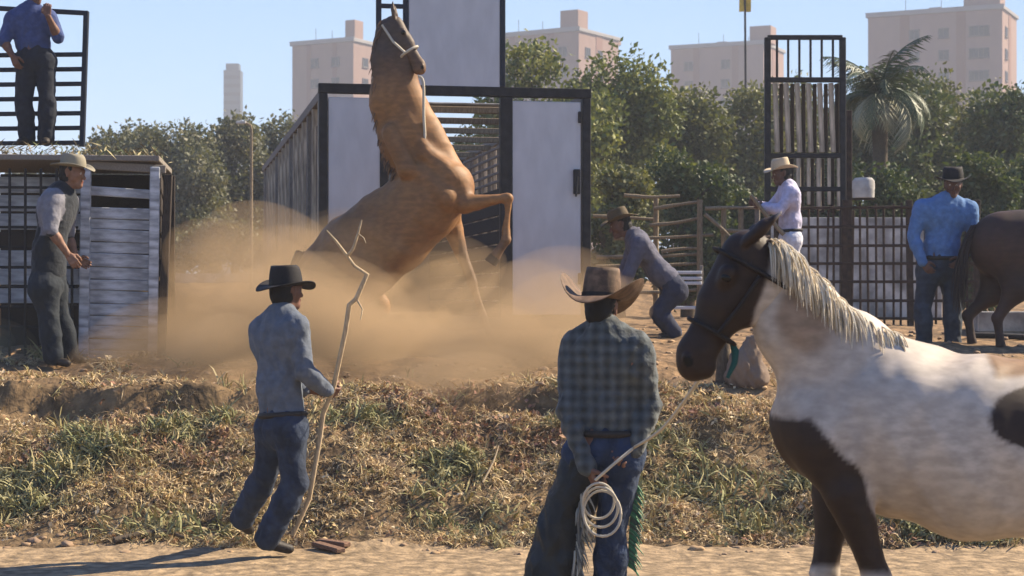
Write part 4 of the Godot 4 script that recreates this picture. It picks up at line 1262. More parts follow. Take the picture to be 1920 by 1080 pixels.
func rearing() -> void:
	var tan := Color(0.33, 0.165, 0.06)
	var dark := Color(0.09, 0.06, 0.045)
	var tint := func(p: Vector3) -> Color:
		var c := tan.lerp(Color(0.22, 0.105, 0.04), clampf(0.5 + rough_edge(p, 14.0), 0, 1))
		c = c.lerp(dark, smoothstep(2.3, 2.75, p.y + 0.2 * rough_edge(p, 20.0)))
		if p.x > 1.2 and p.y < 1.15: c = c.lerp(dark, 0.75 * smoothstep(1.15, 0.9, p.y))
		if p.y < 0.3: c = c.lerp(dark, 0.6)
		return c
	var J := {
		"trunk": [[Vector3(1.06, 1.49, 0), 0.285], [Vector3(0.85, 1.325, 0), 0.345], [Vector3(0.575, 1.09, 0), 0.385], [Vector3(0.275, 0.86, 0), 0.4], [Vector3(0.05, 0.65, 0), 0.38]],
		"neck": [[Vector3(0.93, 1.64, 0), 0.3], [Vector3(0.76, 1.94, 0), 0.29], [Vector3(0.63, 2.3, 0), 0.25], [Vector3(0.58, 2.7, 0), 0.19], [Vector3(0.555, 2.94, 0), 0.14]],
		"extra": [bone(Vector3(1.15, 1.525, 0.1), Vector3(1.24, 1.39, 0.1), 0.15, 0.11, 0.05), bone(Vector3(1.09, 1.6, 0.13), Vector3(0.9, 1.8, 0.13), 0.13, 0.1, 0.05), bone(Vector3(0.85, 1.6, 0.17), Vector3(1.09, 1.38, 0.19), 0.1, 0.12, 0.04), bone(Vector3(0.15, 0.85, 0.16), Vector3(-0.04, 0.525, 0.18), 0.24, 0.22, 0.05),
			bone(Vector3(0.7, 2.175, 0.12), Vector3(0.9, 1.8, 0.16), 0.05, 0.07, 0.03), bone(Vector3(0.575, 2, 0.15), Vector3(0.725, 1.65, 0.2), 0.08, 0.1, 0.04), bone(Vector3(0.4, 1.05, 0.2), Vector3(0.6, 0.9, 0.2), 0.14, 0.14, 0.06)],
		"poll": Vector3(0.57, 3.06, 0), "muzzle": Vector3(0.87, 2.59, 0.1),
		"fore": [[Vector3(1.11, 1.49, 0.12), Vector3(1.26, 1.33, 0.17), Vector3(1.66, 1.38, 0.2), Vector3(1.64, 0.99, 0.2), Vector3(1.54, 0.84, 0.2)],
			[Vector3(1.05, 1.35, -0.12), Vector3(1.14, 1.1, -0.17), Vector3(1.32, 0.6, -0.17), Vector3(1.49, 0.1, -0.17), Vector3(1.57, -0.025, -0.17)]],
		"hind": [[Vector3(0.01, 0.6, 0.14), Vector3(0.16, 0.35, 0.19), Vector3(-0.09, 0.19, 0.19), Vector3(-0.04, -0.01, 0.19), Vector3(0.02, -0.06, 0.19)],
			[Vector3(0.125, 0.625, -0.14), Vector3(0.4, 0.375, -0.19), Vector3(0.175, 0.19, -0.19), Vector3(0.24, 0, -0.19), Vector3(0.31, -0.05, -0.19)]]}
	var t := horse("rearing_horse", "tan horse with dark head rearing up in the dust before the truck", Vector3(-1.7, 1.19, -17), J, {"side": Vector3(0, 0, 1), "cell": 0.018, "head_cell": 0.011, "tint": tint, "fold": 0.02, "ear_to": Vector3(0, 0.9, 0)})
	var L := []
	var crest := bend([Vector3(0.46, 3.05, 0), Vector3(0.425, 2.7, 0), Vector3(0.43, 2.3, 0), Vector3(0.51, 1.925, 0), Vector3(0.61, 1.6, 0)], 10)
	for i in 520:
		var c: Vector3 = crest[rng.randi() % crest.size()] + Vector3(rng.randf_range(0.0, 0.06), 0, rng.randf_range(-0.03, 0.06))
		L.append(lock(c, Vector3(-0.6, -0.5, rng.randf_range(-0.3, 0.6)), rng.randf_range(0.05, 0.16), 1.2, 5))
	put("mane", strands(L, 0.007, [Color(0.14, 0.09, 0.055), Color(0.2, 0.115, 0.06), Color(0.09, 0.06, 0.045)]), M.hair, t)
	var K := []
	for i in 90: K.append(lock(Vector3(-0.275, 0.86, 0) + Vector3(rng.randf_range(-0.04, 0.04), rng.randf_range(-0.04, 0.04), rng.randf_range(-0.04, 0.04)), Vector3(-0.25, -0.6, 0.1), rng.randf_range(0.4, 0.7), 1.2, 6))
	put("tail", strands(K, 0.012, [Color(0.1, 0.06, 0.04), Color(0.05, 0.035, 0.03)]), M.hair, t)
	# pale rope halter with a lead rope flying from it
	var P: Vector3 = J.poll
	var ax: Vector3 = (J.muzzle - P).normalized()
	var jw := Vector3(-ax.y, ax.x, 0)
	if jw.y > 0: jw = -jw
	var hs := Vector3(0, 0, 1)
	var s := Shape.new()
	var ring := []
	for i in 17: ring.append(P + ax * 0.36 + jw * (0.02 + cos(TAU * i / 16.0) * 0.09) + hs * (0.065 + sin(TAU * i / 16.0) * 0.078))
	s.tube(ring, [0.013], 6)
	s.tube([P + jw * 0.1 + hs * 0.07, P + ax * 0.2 + jw * 0.1 + hs * 0.11, P + ax * 0.36 + jw * 0.06 + hs * 0.14], [0.012], 6)
	s.tube(bend([Vector3(0.83, 2.52, 0.14), Vector3(0.875, 2.46, 0.15), Vector3(0.88, 2.15, 0.16), Vector3(0.89, 1.94, 0.17), Vector3(0.86, 1.75, 0.2)], 4), [0.014], 6)
	put("halter_rope", s.mesh(), M.rope, t)

func dark_horse() -> void:
	var brown := Color(0.032, 0.017, 0.013)
	var J := {
		"trunk": [[Vector3(1.1, 1.05, -0.1), 0.26], [Vector3(0.85, 1.05, -0.08), 0.31], [Vector3(0.55, 1.025, -0.05), 0.33], [Vector3(0.25, 1.09, 0), 0.325], [Vector3(0.06, 1.1, 0), 0.32]],
		"neck": [[Vector3(1.05, 1.2, -0.1), 0.22], [Vector3(1.25, 1.45, -0.1), 0.17], [Vector3(1.475, 1.725, -0.1), 0.12]],
		"poll": Vector3(1.575, 1.9, -0.1), "muzzle": Vector3(1.96, 1.45, -0.1),
		"fore": [[Vector3(1.075, 0.9, 0.05), Vector3(1.05, 0.7, 0.08), Vector3(1.1, 0.4, 0.08), Vector3(1.09, 0.15, 0.08), Vector3(1.12, 0.06, 0.08)], [Vector3(1.075, 0.9, -0.25), Vector3(1.1, 0.7, -0.28), Vector3(1.2, 0.41, -0.28), Vector3(1.17, 0.16, -0.28), Vector3(1.2, 0.08, -0.28)]],
		"hind": [[Vector3(0.075, 1, 0.12), Vector3(0.14, 0.7, 0.15), Vector3(-0.04, 0.42, 0.15), Vector3(-0.01, 0.16, 0.15), Vector3(0.02, 0.06, 0.15)], [Vector3(0.05, 1, -0.12), Vector3(0.01, 0.675, -0.15), Vector3(-0.24, 0.44, -0.15), Vector3(-0.2, 0.19, -0.15), Vector3(-0.17, 0.09, -0.15)]]}
	var t := horse("dark_brown_horse", "dark brown horse with its rump beside the blue shirted man, at the right edge", Vector3(4.55, 1.04, -17), J, {"side": Vector3(0, 0, 1), "cell": 0.02, "head_cell": 0.014, "tint": func(p): return brown.lerp(Color(0.07, 0.036, 0.026), clampf(rough_edge(p, 14.0) + 0.3, 0, 1))})
	var K := []
	for i in 90: K.append(lock(Vector3(-0.22, 1.26, 0) + Vector3(rng.randf_range(-0.02, 0.03), rng.randf_range(-0.03, 0.03), rng.randf_range(-0.04, 0.04)), Vector3(-0.2, -0.35, 0.05), rng.randf_range(0.5, 0.85), 1.4, 6))
	put("tail", strands(K, 0.011, [Color(0.02, 0.014, 0.012), Color(0.04, 0.025, 0.02)]), M.hair, t)

# ---------------------------------------------------------------- the men
func men() -> void:
	var skin := Color(0.17, 0.085, 0.055)
	var dark_skin := Color(0.13, 0.07, 0.048)
	var black := mat(Color(0.016, 0.014, 0.016), 0.8, "mottle", Vector3.ONE * 5, "n_fine", 0.4)
	var boots := mat(Color(0.03, 0.024, 0.02), 0.6, "mottle", Vector3.ONE * 5, "n_fine", 0.4)
	var hairm := mat(Color(0.012, 0.01, 0.009), 0.7, "grain", Vector3.ONE * 12, "n_fine", 1.0)
	var jeans := cloth(Color(0.035, 0.05, 0.085), 0.8, "patchy")
	person("man in a grey blue shirt and black hat holding the long forked branch", Vector3(-1.522, 0.016, -11.5), {
		"head": Vector3(0.091, 1.671, -0.05), "neck": Vector3(0.064, 1.522, -0.01), "sr": Vector3(0.169, 1.448, 0.1), "sl": Vector3(-0.081, 1.421, -0.1), "chest": Vector3(0.041, 1.286, 0), "belly": Vector3(0.044, 1.032, 0), "pelvis": Vector3(0.068, 0.812, 0),
		"er": Vector3(0.217, 1.164, 0.13), "wr": Vector3(0.348, 1.045, 0.03), "el": Vector3(-0.017, 1.133, -0.24), "wl": Vector3(0.169, 1.032, -0.3), "hr": Vector3(0.115, 0.805, 0.06), "hl": Vector3(0, 0.805, -0.06),
		"kr": Vector3(0.156, 0.467, 0.06), "ar": Vector3(-0.027, 0.108, 0.03), "tr": Vector3(0.101, 0.034, -0.03), "kl": Vector3(-0.054, 0.507, -0.16), "al": Vector3(-0.25, 0.189, -0.42), "tl": Vector3(-0.217, 0.095, -0.5)},
		{"face": Vector3(0.72, 0.05, -0.7), "skin": skin, "shirt": cloth(Color(0.115, 0.135, 0.17)), "trousers": jeans, "boots": boots, "hair": hairm, "hat": black, "brim": 0.085, "crown": 0.125, "curl": 0.03, "droop": 0.03, "dent": 0.03,
		"hat_up": 0.035, "belt": boots, "cell": 0.012, "hand_r": [Vector3(0.55, -0.2, -0.6), Vector3(0.3, 0.1, -0.9), Vector3(-0.1, 0.95, 0.1), 0.95], "hand_l": [Vector3(0.9, 0.0, -0.3), Vector3(0, -0.5, 0.8), Vector3(0, 1, 0.3), 0.5]})
	var straw := mat(Color(0.3, 0.27, 0.2), 0.85, "grain", Vector3.ONE * 9, "n_fine", 0.8)
	person("man in a dark vest and straw hat standing at the chute's plank door", Vector3(-3.819, 1.085, -15.1), {
		"head": Vector3(0.169, 1.596, 0.02), "neck": Vector3(0.089, 1.453, 0), "sr": Vector3(0.027, 1.364, 0.18), "sl": Vector3(0.08, 1.364, -0.18), "chest": Vector3(-0.009, 1.2, 0), "belly": Vector3(-0.036, 0.933, 0), "pelvis": Vector3(-0.053, 0.698, 0),
		"er": Vector3(0.044, 1.116, 0.25), "wr": Vector3(0.169, 0.92, 0.2), "el": Vector3(0.062, 1.089, -0.24), "wl": Vector3(0.142, 0.884, -0.2), "hr": Vector3(-0.053, 0.644, 0.09), "hl": Vector3(-0.036, 0.644, -0.09),
		"kr": Vector3(-0.009, 0.342, 0.1), "ar": Vector3(0.027, 0.076, 0.1), "tr": Vector3(0.142, 0.022, 0.13), "kl": Vector3(0.053, 0.342, -0.1), "al": Vector3(0.107, 0.093, -0.12), "tl": Vector3(0.222, 0.036, -0.1)},
		{"face": Vector3(0.95, -0.1, 0.3), "skin": Color(0.25, 0.13, 0.085), "shirt": cloth(Color(0.42, 0.42, 0.46)), "shirt_tint": func(p): return Color(0.045, 0.055, 0.07) if absf(p.z) < 0.15 or p.y < 1.08 else Color(0.45, 0.45, 0.48), "long": false,
		"trousers": cloth(Color(0.02, 0.026, 0.034)), "boots": boots, "hair": hairm, "hat": straw, "brim": 0.075, "crown": 0.1, "curl": 0.025, "droop": 0.02, "dent": 0.02, "bulk": 1.12, "cell": 0.014,
		"hand_r": [Vector3(0.6, -0.8, 0), Vector3(0, -0.2, -0.9), Vector3(0.6, 0.5, 0), 0.5], "hand_l": [Vector3(0.9, -0.4, 0), Vector3(0, 0, 0.9), Vector3(0, 1, 0), 0.5]})
	person("man in a blue shirt up on the deck behind the blue rail panel", Vector3(-4.555, 3.114, -17.4), {
		"head": Vector3(-0.021, 1.467, 0), "neck": Vector3(-0.062, 1.303, 0), "sl": Vector3(-0.246, 1.21, 0), "sr": Vector3(0.113, 1.221, 0), "chest": Vector3(-0.072, 1.097, 0), "belly": Vector3(-0.046, 0.959, 0), "pelvis": Vector3(-0.026, 0.841, 0),
		"el": Vector3(-0.297, 0.985, 0.1), "wl": Vector3(-0.205, 0.841, 0.14), "er": Vector3(0.215, 1.026, 0.08), "wr": Vector3(0.149, 1.21, 0.2), "hl": Vector3(-0.103, 0.8, 0), "hr": Vector3(0.062, 0.8, 0), "kl": Vector3(-0.123, 0.41, 0.03), "al": Vector3(-0.103, 0.072, 0), "tl": Vector3(-0.123, 0.021, 0.15),
		"kr": Vector3(0.103, 0.41, 0.03), "ar": Vector3(0.082, 0.072, 0), "tr": Vector3(0.113, 0.021, 0.15)},
		{"face": Vector3(0.6, -0.1, 0.75), "skin": skin, "shirt": cloth(Color(0.05, 0.075, 0.19)), "trousers": cloth(Color(0.02, 0.024, 0.035)), "boots": boots, "hair": hairm, "hat": M.white_cloth, "brim": 0.07, "crown": 0.09, "cell": 0.016, "head_cell": 0.008, "long": false,
		"hand_r": [Vector3(-0.1, 0.95, 0), Vector3(0, 0, -0.9), Vector3(-0.9, 0, 0), 0.7], "hand_l": [Vector3(0.4, -0.9, 0), Vector3(0.5, 0, -0.9), Vector3(0.5, 0, 0.6), 0.4]})
	var hide := mat(Color(0.17, 0.105, 0.065), 0.75, "patchy", Vector3.ONE * 4.0, "n_fine", 0.6)
	var cow := person("cowboy in curled hide hat, checked shirt and dark chaps holding a rope coil", Vector3(0.438, 0.004, -9.3), {
		"head": Vector3(0.022, 1.586, -0.03), "neck": Vector3(0.03, 1.477, 0), "sl": Vector3(-0.115, 1.389, -0.06), "sr": Vector3(0.208, 1.384, 0.06), "chest": Vector3(0.041, 1.239, 0), "belly": Vector3(0.033, 1.02, 0), "pelvis": Vector3(0.033, 0.875, 0),
		"el": Vector3(-0.148, 1.075, 0.04), "wl": Vector3(-0.06, 0.782, 0.13), "er": Vector3(0.263, 1.089, 0.02), "wr": Vector3(0.181, 0.864, 0.1), "hl": Vector3(-0.055, 0.842, -0.03), "hr": Vector3(0.12, 0.837, 0.03), "kl": Vector3(-0.148, 0.432, -0.05), "al": Vector3(-0.219, 0.098, -0.05), "tl": Vector3(-0.178, 0.038, -0.2),
		"kr": Vector3(0.071, 0.432, 0.03), "ar": Vector3(0.055, 0.093, 0.03), "tr": Vector3(0.098, 0.036, -0.14)},
		{"face": Vector3(0.3, -0.1, -0.94), "head_up": Vector3(-0.06, 1, 0.3), "skin": Color(0.2, 0.105, 0.07), "shirt": cloth(Color(1, 1, 1), 1.0), "shirt_tint": func(p): return Color(0.095, 0.11, 0.115) * (0.8 + 0.22 * sin(p.x * 110.0) + 0.2 * sin(p.y * 110.0)), "fold": 0.02,
		"trousers": cloth(Color(0.03, 0.05, 0.1), 1.0, "patchy"), "boots": boots, "hair": hairm, "hat": hide, "band": boots, "brim": 0.135, "crown": 0.155, "curl": 0.12, "droop": 0.05, "dent": 0.06, "hat_up": 0.045, "belt": boots, "cell": 0.012,
		"hand_l": [Vector3(0.45, -0.85, 0.2), Vector3(0.85, 0.3, -0.3), Vector3(0.1, 0.2, 0.95), 0.95], "hand_r": [Vector3(-0.7, -0.6, 0.2), Vector3(-0.3, 0.3, 0.8), Vector3(0.2, 0.8, -0.4), 0.95]})
	var ch := Shape.new()
	nets(ch, [bone(Vector3(-0.06, 0.782, -0.03), Vector3(-0.186, 0.432, -0.05), 0.118, 0.12, 0.03), bone(Vector3(-0.186, 0.432, -0.05), Vector3(-0.252, 0.082, -0.05), 0.12, 0.155, 0.03)], 0.012, 0.03, 5.0)
	put("chap_leg", ch.mesh(), mat(Color(0.024, 0.028, 0.03), 0.55, "patchy", Vector3.ONE * 2, "n_soft", 0.8), cow)
	var F := []
	for i in 70:
		var a := Vector3(-0.077, 0.692, 0.06).lerp(Vector3(-0.115, 0.159, 0.12), i / 70.0)
		F.append(lock(a + Vector3(rng.randf_range(-0.02, 0.02), 0, 0), Vector3(rng.randf_range(-0.2, 0.5), -0.5, 0.4), rng.randf_range(0.08, 0.16), 0.9, 3))
	put("fringe", strands(F, 0.007, [Color(0.36, 0.34, 0.27), Color(0.2, 0.19, 0.16), Color(0.1, 0.1, 0.09)]), M.hair, cow)
	F = []
	for i in 60:
		var a := Vector3(0.175, 0.706, 0.03).lerp(Vector3(0.153, 0.268, 0.03), i / 60.0)
		F.append(lock(a, Vector3(0.6, -0.4, 0.2), rng.randf_range(0.05, 0.11), 0.8, 3))
	put("fringe", strands(F, 0.006, [Color(0.04, 0.16, 0.08), Color(0.08, 0.2, 0.12), Color(0.05, 0.08, 0.06)]), M.hair, cow)
	person("man in a white shirt and straw hat by the pole fence, facing left", Vector3(3.135, 1.381, -20.5), {
		"head": Vector3(-0.096, 1.669, 0), "neck": Vector3(-0.018, 1.524, 0), "sl": Vector3(0, 1.44, 0.18), "sr": Vector3(-0.036, 1.44, -0.18), "chest": Vector3(0.012, 1.313, 0), "belly": Vector3(0.012, 1.114, 0), "pelvis": Vector3(0.012, 0.952, 0),
		"el": Vector3(-0.145, 1.247, 0.22), "wl": Vector3(-0.301, 1.295, 0.12), "er": Vector3(-0.205, 1.283, -0.2), "wr": Vector3(-0.337, 1.331, -0.05), "hl": Vector3(0.012, 0.91, 0.09), "hr": Vector3(0.012, 0.91, -0.09), "kl": Vector3(-0.012, 0.47, 0.1), "al": Vector3(0.024, 0.078, 0.1), "tl": Vector3(-0.096, 0.018, 0.1),
		"kr": Vector3(-0.024, 0.47, -0.1), "ar": Vector3(0.012, 0.078, -0.1), "tr": Vector3(-0.108, 0.018, -0.1)},
		{"face": Vector3(-0.95, -0.15, 0.3), "skin": dark_skin, "shirt": cloth(Color(0.52, 0.5, 0.66)), "trousers": cloth(Color(0.62, 0.63, 0.7)), "boots": boots, "hair": hairm, "hat": M.straw, "brim": 0.085, "crown": 0.12, "curl": 0.03, "belt": black, "cell": 0.016, "head_cell": 0.008, "hand_cell": 0.006,
		"hand_l": [Vector3(-0.9, 0.2, 0), Vector3(0, 0, -0.9), Vector3(0, 1, 0), 0.8], "hand_r": [Vector3(-0.9, 0.2, 0), Vector3(0, 0, 0.9), Vector3(0, 1, 0), 0.8]})
	person("man in a bright blue shirt and dark hat beside the dark horse's rump", Vector3(4.045, 1.131, -17.3), {
		"head": Vector3(0.157, 1.589, 0.03), "neck": Vector3(0.112, 1.452, 0), "sr": Vector3(-0.147, 1.371, 0.02), "sl": Vector3(0.33, 1.371, -0.02), "chest": Vector3(0.076, 1.208, 0), "belly": Vector3(0.051, 0.975, 0), "pelvis": Vector3(0.036, 0.822, 0),
		"er": Vector3(-0.228, 1.096, 0.06), "wr": Vector3(-0.157, 0.853, 0.14), "el": Vector3(0.36, 1.096, 0.02), "wl": Vector3(0.208, 0.893, 0.16), "hr": Vector3(-0.066, 0.772, 0.02), "hl": Vector3(0.147, 0.772, -0.02), "kr": Vector3(-0.137, 0.416, 0.06), "ar": Vector3(-0.117, 0.091, 0), "tr": Vector3(-0.157, 0.03, 0.16),
		"kl": Vector3(0.147, 0.416, 0.05), "al": Vector3(0.157, 0.086, 0), "tl": Vector3(0.168, 0.025, 0.17)},
		{"face": Vector3(-0.2, -0.1, 0.95), "skin": dark_skin, "shirt": cloth(Color(0.1, 0.2, 0.4)), "trousers": cloth(Color(0.045, 0.06, 0.085), 0.9, "patchy"), "boots": boots, "hair": hairm, "hat": black, "brim": 0.085, "crown": 0.115, "curl": 0.035, "belt": boots, "bulk": 1.08, "cell": 0.015, "head_cell": 0.0075, "hand_cell": 0.0055,
		"hand_r": [Vector3(0.5, -0.7, 0.3), Vector3(0.5, 0.1, -0.8), Vector3(0.4, 0.4, 0.7), 0.5], "hand_l": [Vector3(-0.6, -0.6, 0.3), Vector3(-0.5, 0.1, -0.8), Vector3(-0.4, 0.4, 0.7), 0.5]})
	person("man in a grey purple shirt bent forward beside the truck", Vector3(1.482, 1.248, -18), {
		"head": Vector3(-0.413, 1.122, 0), "neck": Vector3(-0.275, 1.026, 0), "sl": Vector3(-0.222, 0.931, 0.18), "sr": Vector3(-0.254, 0.931, -0.16), "chest": Vector3(-0.148, 0.804, 0), "belly": Vector3(0, 0.63, 0), "pelvis": Vector3(0.116, 0.508, 0),
		"el": Vector3(-0.339, 0.63, 0.22), "wl": Vector3(-0.434, 0.381, 0.15), "er": Vector3(-0.36, 0.646, -0.2), "wr": Vector3(-0.476, 0.418, -0.12), "hl": Vector3(0.138, 0.466, 0.09), "hr": Vector3(0.138, 0.466, -0.09), "kl": Vector3(-0.042, 0.254, 0.13), "al": Vector3(0.116, 0.063, 0.12), "tl": Vector3(0, 0.016, 0.13),
		"kr": Vector3(-0.021, 0.254, -0.1), "ar": Vector3(0.116, 0.063, -0.1), "tr": Vector3(0, 0.016, -0.1)},
		{"face": Vector3(-0.93, -0.3, 0.15), "head_up": Vector3(-0.2, 1, 0), "skin": dark_skin, "shirt": cloth(Color(0.1, 0.1, 0.135)), "trousers": cloth(Color(0.03, 0.035, 0.06)), "boots": boots, "hair": hairm, "hat": mat(Color(0.1, 0.07, 0.035), 0.8, "mottle", Vector3.ONE * 4), "brim": 0.08, "crown": 0.11, "curl": 0.03, "cell": 0.016, "head_cell": 0.008, "hand_cell": 0.006,
		"hand_l": [Vector3(-0.3, -0.9, 0), Vector3(-0.2, 0, -0.9), Vector3(-0.9, 0.2, 0), 0.5], "hand_r": [Vector3(-0.3, -0.9, 0), Vector3(-0.2, 0, 0.9), Vector3(-0.9, 0.2, 0), 0.5]})

# ---------------------------------------------------------------- held and lying things
func small_things() -> void:
	var st := thing("forked_branch", "long peeled branch forked at the top, held by the man in black hat", "branch", Vector3.ZERO)
	var main := [Vector3(-1.402, 0.125, -11.6), Vector3(-1.294, 0.363, -11.58), Vector3(-1.224, 0.756, -11.56), Vector3(-1.208, 0.906, -11.6), Vector3(-1.136, 1.055, -11.5), Vector3(-1.048, 1.438, -11.42), Vector3(-1.023, 1.6, -11.4), Vector3(-0.977, 1.64, -11.38), Vector3(-0.907, 1.793, -11.34), Vector3(-0.986, 1.846, -11.32), Vector3(-1.037, 1.919, -11.3), Vector3(-1.095, 1.998, -11.28), Vector3(-1.152, 2.064, -11.26)]
	pole("stem", main, [0.014, 0.016, 0.017, 0.0165, 0.016, 0.0155, 0.016, 0.015, 0.015, 0.011, 0.01, 0.008, 0.004], M.peeled_wood, st, 8)
	pole("fork", bend([Vector3(-1.024, 1.909, -11.3), Vector3(-0.988, 1.952, -11.27), Vector3(-0.956, 2.044, -11.25), Vector3(-0.932, 2.129, -11.24)], 3), [0.011, 0.011, 0.01, 0.01, 0.009, 0.009, 0.008, 0.007, 0.006, 0.004], M.peeled_wood, st, 6)
	pole("twig", [Vector3(-0.956, 2.044, -11.25), Vector3(-0.919, 2.017, -11.24), Vector3(-0.906, 1.984, -11.24)], [0.006, 0.004, 0.002], M.peeled_wood, st, 5)
	pole("twig", [Vector3(-0.977, 1.64, -11.38), Vector3(-0.936, 1.573, -11.36), Vector3(-0.948, 1.506, -11.35)], [0.008, 0.005, 0.003], M.peeled_wood, st, 5)
	pole("twig", [Vector3(-1.175, 0.978, -11.55), Vector3(-1.082, 1.004, -11.5), Vector3(-0.986, 1.015, -11.48)], [0.005, 0.004, 0.002], M.peeled_wood, st, 5)
	# rope: coil in the cowboy's left hand, line to the pinto's halter
	var rp := thing("lasso_rope", "pale lasso rope coiled in the cowboy's hand and led to the pinto's halter", "rope", Vector3.ZERO)
	var c := Shape.new()
	for k in 3:
		var l := []
		var cen := Vector3(0.445, 0.595, -9.06) + Vector3(0.008 * k - 0.012, -0.03 * k + 0.035, 0.012 * k)
		for i in 25:
			var a := TAU * i / 24.0
			l.append(cen + Vector3(cos(a) * (0.078 + 0.007 * k), sin(a) * (0.092 + 0.01 * k), 0.03 * sin(a + k)))
		c.tube(l, [0.0068], 7)
	put("coil", c.mesh(), M.rope, rp)
	var line := []
	var a0 := Vector3(0.417, 0.732, -9.08)
	var a1 := Vector3(0.617, 0.894, -9.12)
	var a2 := Vector3(0.739, 1.347, -7.02)
	line.append_array(bend([a0, a0.lerp(a1, 0.5) + Vector3(0, 0.01, 0.05), a1], 5))
	line.append_array(bend([a1, a1.lerp(a2, 0.5) + Vector3(0, -0.05, 0), a2], 8).slice(1))
	pole("line", line, [0.008], M.rope, rp, 7)
	# stick of the white-shirted man
	pole("rod", [Vector3(2.681, 2.801, -20.35), Vector3(2.842, 2.583, -20.3), Vector3(3.045, 2.356, -20.3)], [0.022, 0.024, 0.026], M.pale_wood, null, 7)
	tag(get_child(-1), "pale rod held by the man in white shirt", "rod")
	# bank debris
	var i := 0
	for s in [[905,905,12.55, 935,835,13.0, "long pale stick leaning out of the grass left of the cowboy"], [432,965,12.2, 466,926,12.4, "thin pale stick left of the walking man's rear boot"], [205,1005,12.0, 235,965,12.2, "short pale stick in the weeds at the lower left"]]:
		var p := Vector3(-3.529, 1.64, -12.5)
		p = Vector3((s[0] - 960.0) * s[2] / 3400.0, 1.64 + (560.0 - s[1]) * s[2] / 3400.0, -s[2])
		var e := Vector3((s[3] - 960.0) * s[5] / 3400.0, 1.64 + (560.0 - s[4]) * s[5] / 3400.0, -s[5])
		pole("dry_stick", bend([p, p.lerp(e, 0.5) + Vector3(0.02, 0.02, 0), e], 3), [0.009, 0.008, 0.008, 0.007, 0.006, 0.005, 0.003], M.pale_wood, null, 6)
		tag(get_child(-1), s[6], "stick", "dry sticks on the bank")
	var wood := mat(Color(0.2, 0.115, 0.075), 0.9, "grain", Vector3(1, 5, 5), "n_fine", 0.8)
	for s in [[Vector3(-1.283, 0.044, -11.85), Vector3(-1.092, -0.004, -11.6), "reddish brown wood scrap pointing at the road, right of the branch foot"], [Vector3(-1.265, 0.065, -11.95), Vector3(-1.069, 0.071, -11.8), "reddish brown wood scrap lying along the bank, right of the branch foot"]]:
		var a: Vector3 = s[0]; var b: Vector3 = s[1]
		a.y = gh(a.x, -a.z) + 0.035; b.y = gh(b.x, -b.z) + 0.03
		var o := bar("wood_scrap", a, b, 0.07, 0.03, wood, null)
		tag(o, s[2], "scrap", "wood scraps by the road")
	var rt := []
	for q in [[215,1030,11.9], [262,1022,12.0], [310,1010,12.05], [350,1018,12.0], [388,1028,11.95]]:
		var x: float = (q[0] - 960.0) * q[2] / 3400.0
		rt.append(Vector3(x, gh(x, q[2]) + 0.03, -q[2]))
	pole("fallen_branch", bend(rt, 3), [0.022, 0.024, 0.02, 0.022, 0.018, 0.018, 0.016, 0.014, 0.012, 0.01, 0.009, 0.007, 0.004], M.bark, null, 7)
	tag(get_child(-1), "dark crooked branch lying at the road's edge, left of the walking man", "branch")
	# sack and stump on the bank behind the pinto's chin
	var sk := Shape.new()
	nets(sk, [bone(Vector3(-0.06, 0.1, 0), Vector3(0.08, 0.09, 0.02), 0.105, 0.095, 0.06), bone(Vector3(-0.02, 0.2, 0), Vector3(0.05, 0.25, 0), 0.1, 0.075, 0.08), bone(Vector3(0.02, 0.3, 0), Vector3(0.05, 0.345, 0.01), 0.045, 0.05, 0.05), bone(Vector3(0.07, 0.34, 0), Vector3(0.1, 0.36, 0.02), 0.02, 0.028, 0.02)], 0.011, 0.03, 7.0)
	var so := put("feed_sack", sk.mesh(), mat(Color(0.24, 0.175, 0.13), 0.95, "grain", Vector3.ONE * 8, "n_fine", 0.8))
	so.position = Vector3(1.83, gh(1.83, 14.2) - 0.01, -14.2)
	so.scale = Vector3(1.0, 1.1, 1.0)
	tag(so, "pale tan tied sack on top of the bank under the pinto's throat", "sack")
	var sp := thing("wooden_stump", "dark wooden stump post between the pinto's chin and the sack", "post", Vector3(1.66, gh(1.66, 14.3) - 0.05, -14.3))
	pole("post", bend([Vector3(0, 0, 0), Vector3(0.01, 0.2, 0), Vector3(-0.01, 0.44, 0)], 3), [0.07, 0.062, 0.06, 0.06, 0.058, 0.056, 0.05], M.bark, sp, 9)
	pole("root", [Vector3(0.04, 0.06, 0.02), Vector3(0.12, 0.03, 0.07), Vector3(0.2, 0.0, 0.1)], [0.035, 0.025, 0.01], M.bark, sp, 7)

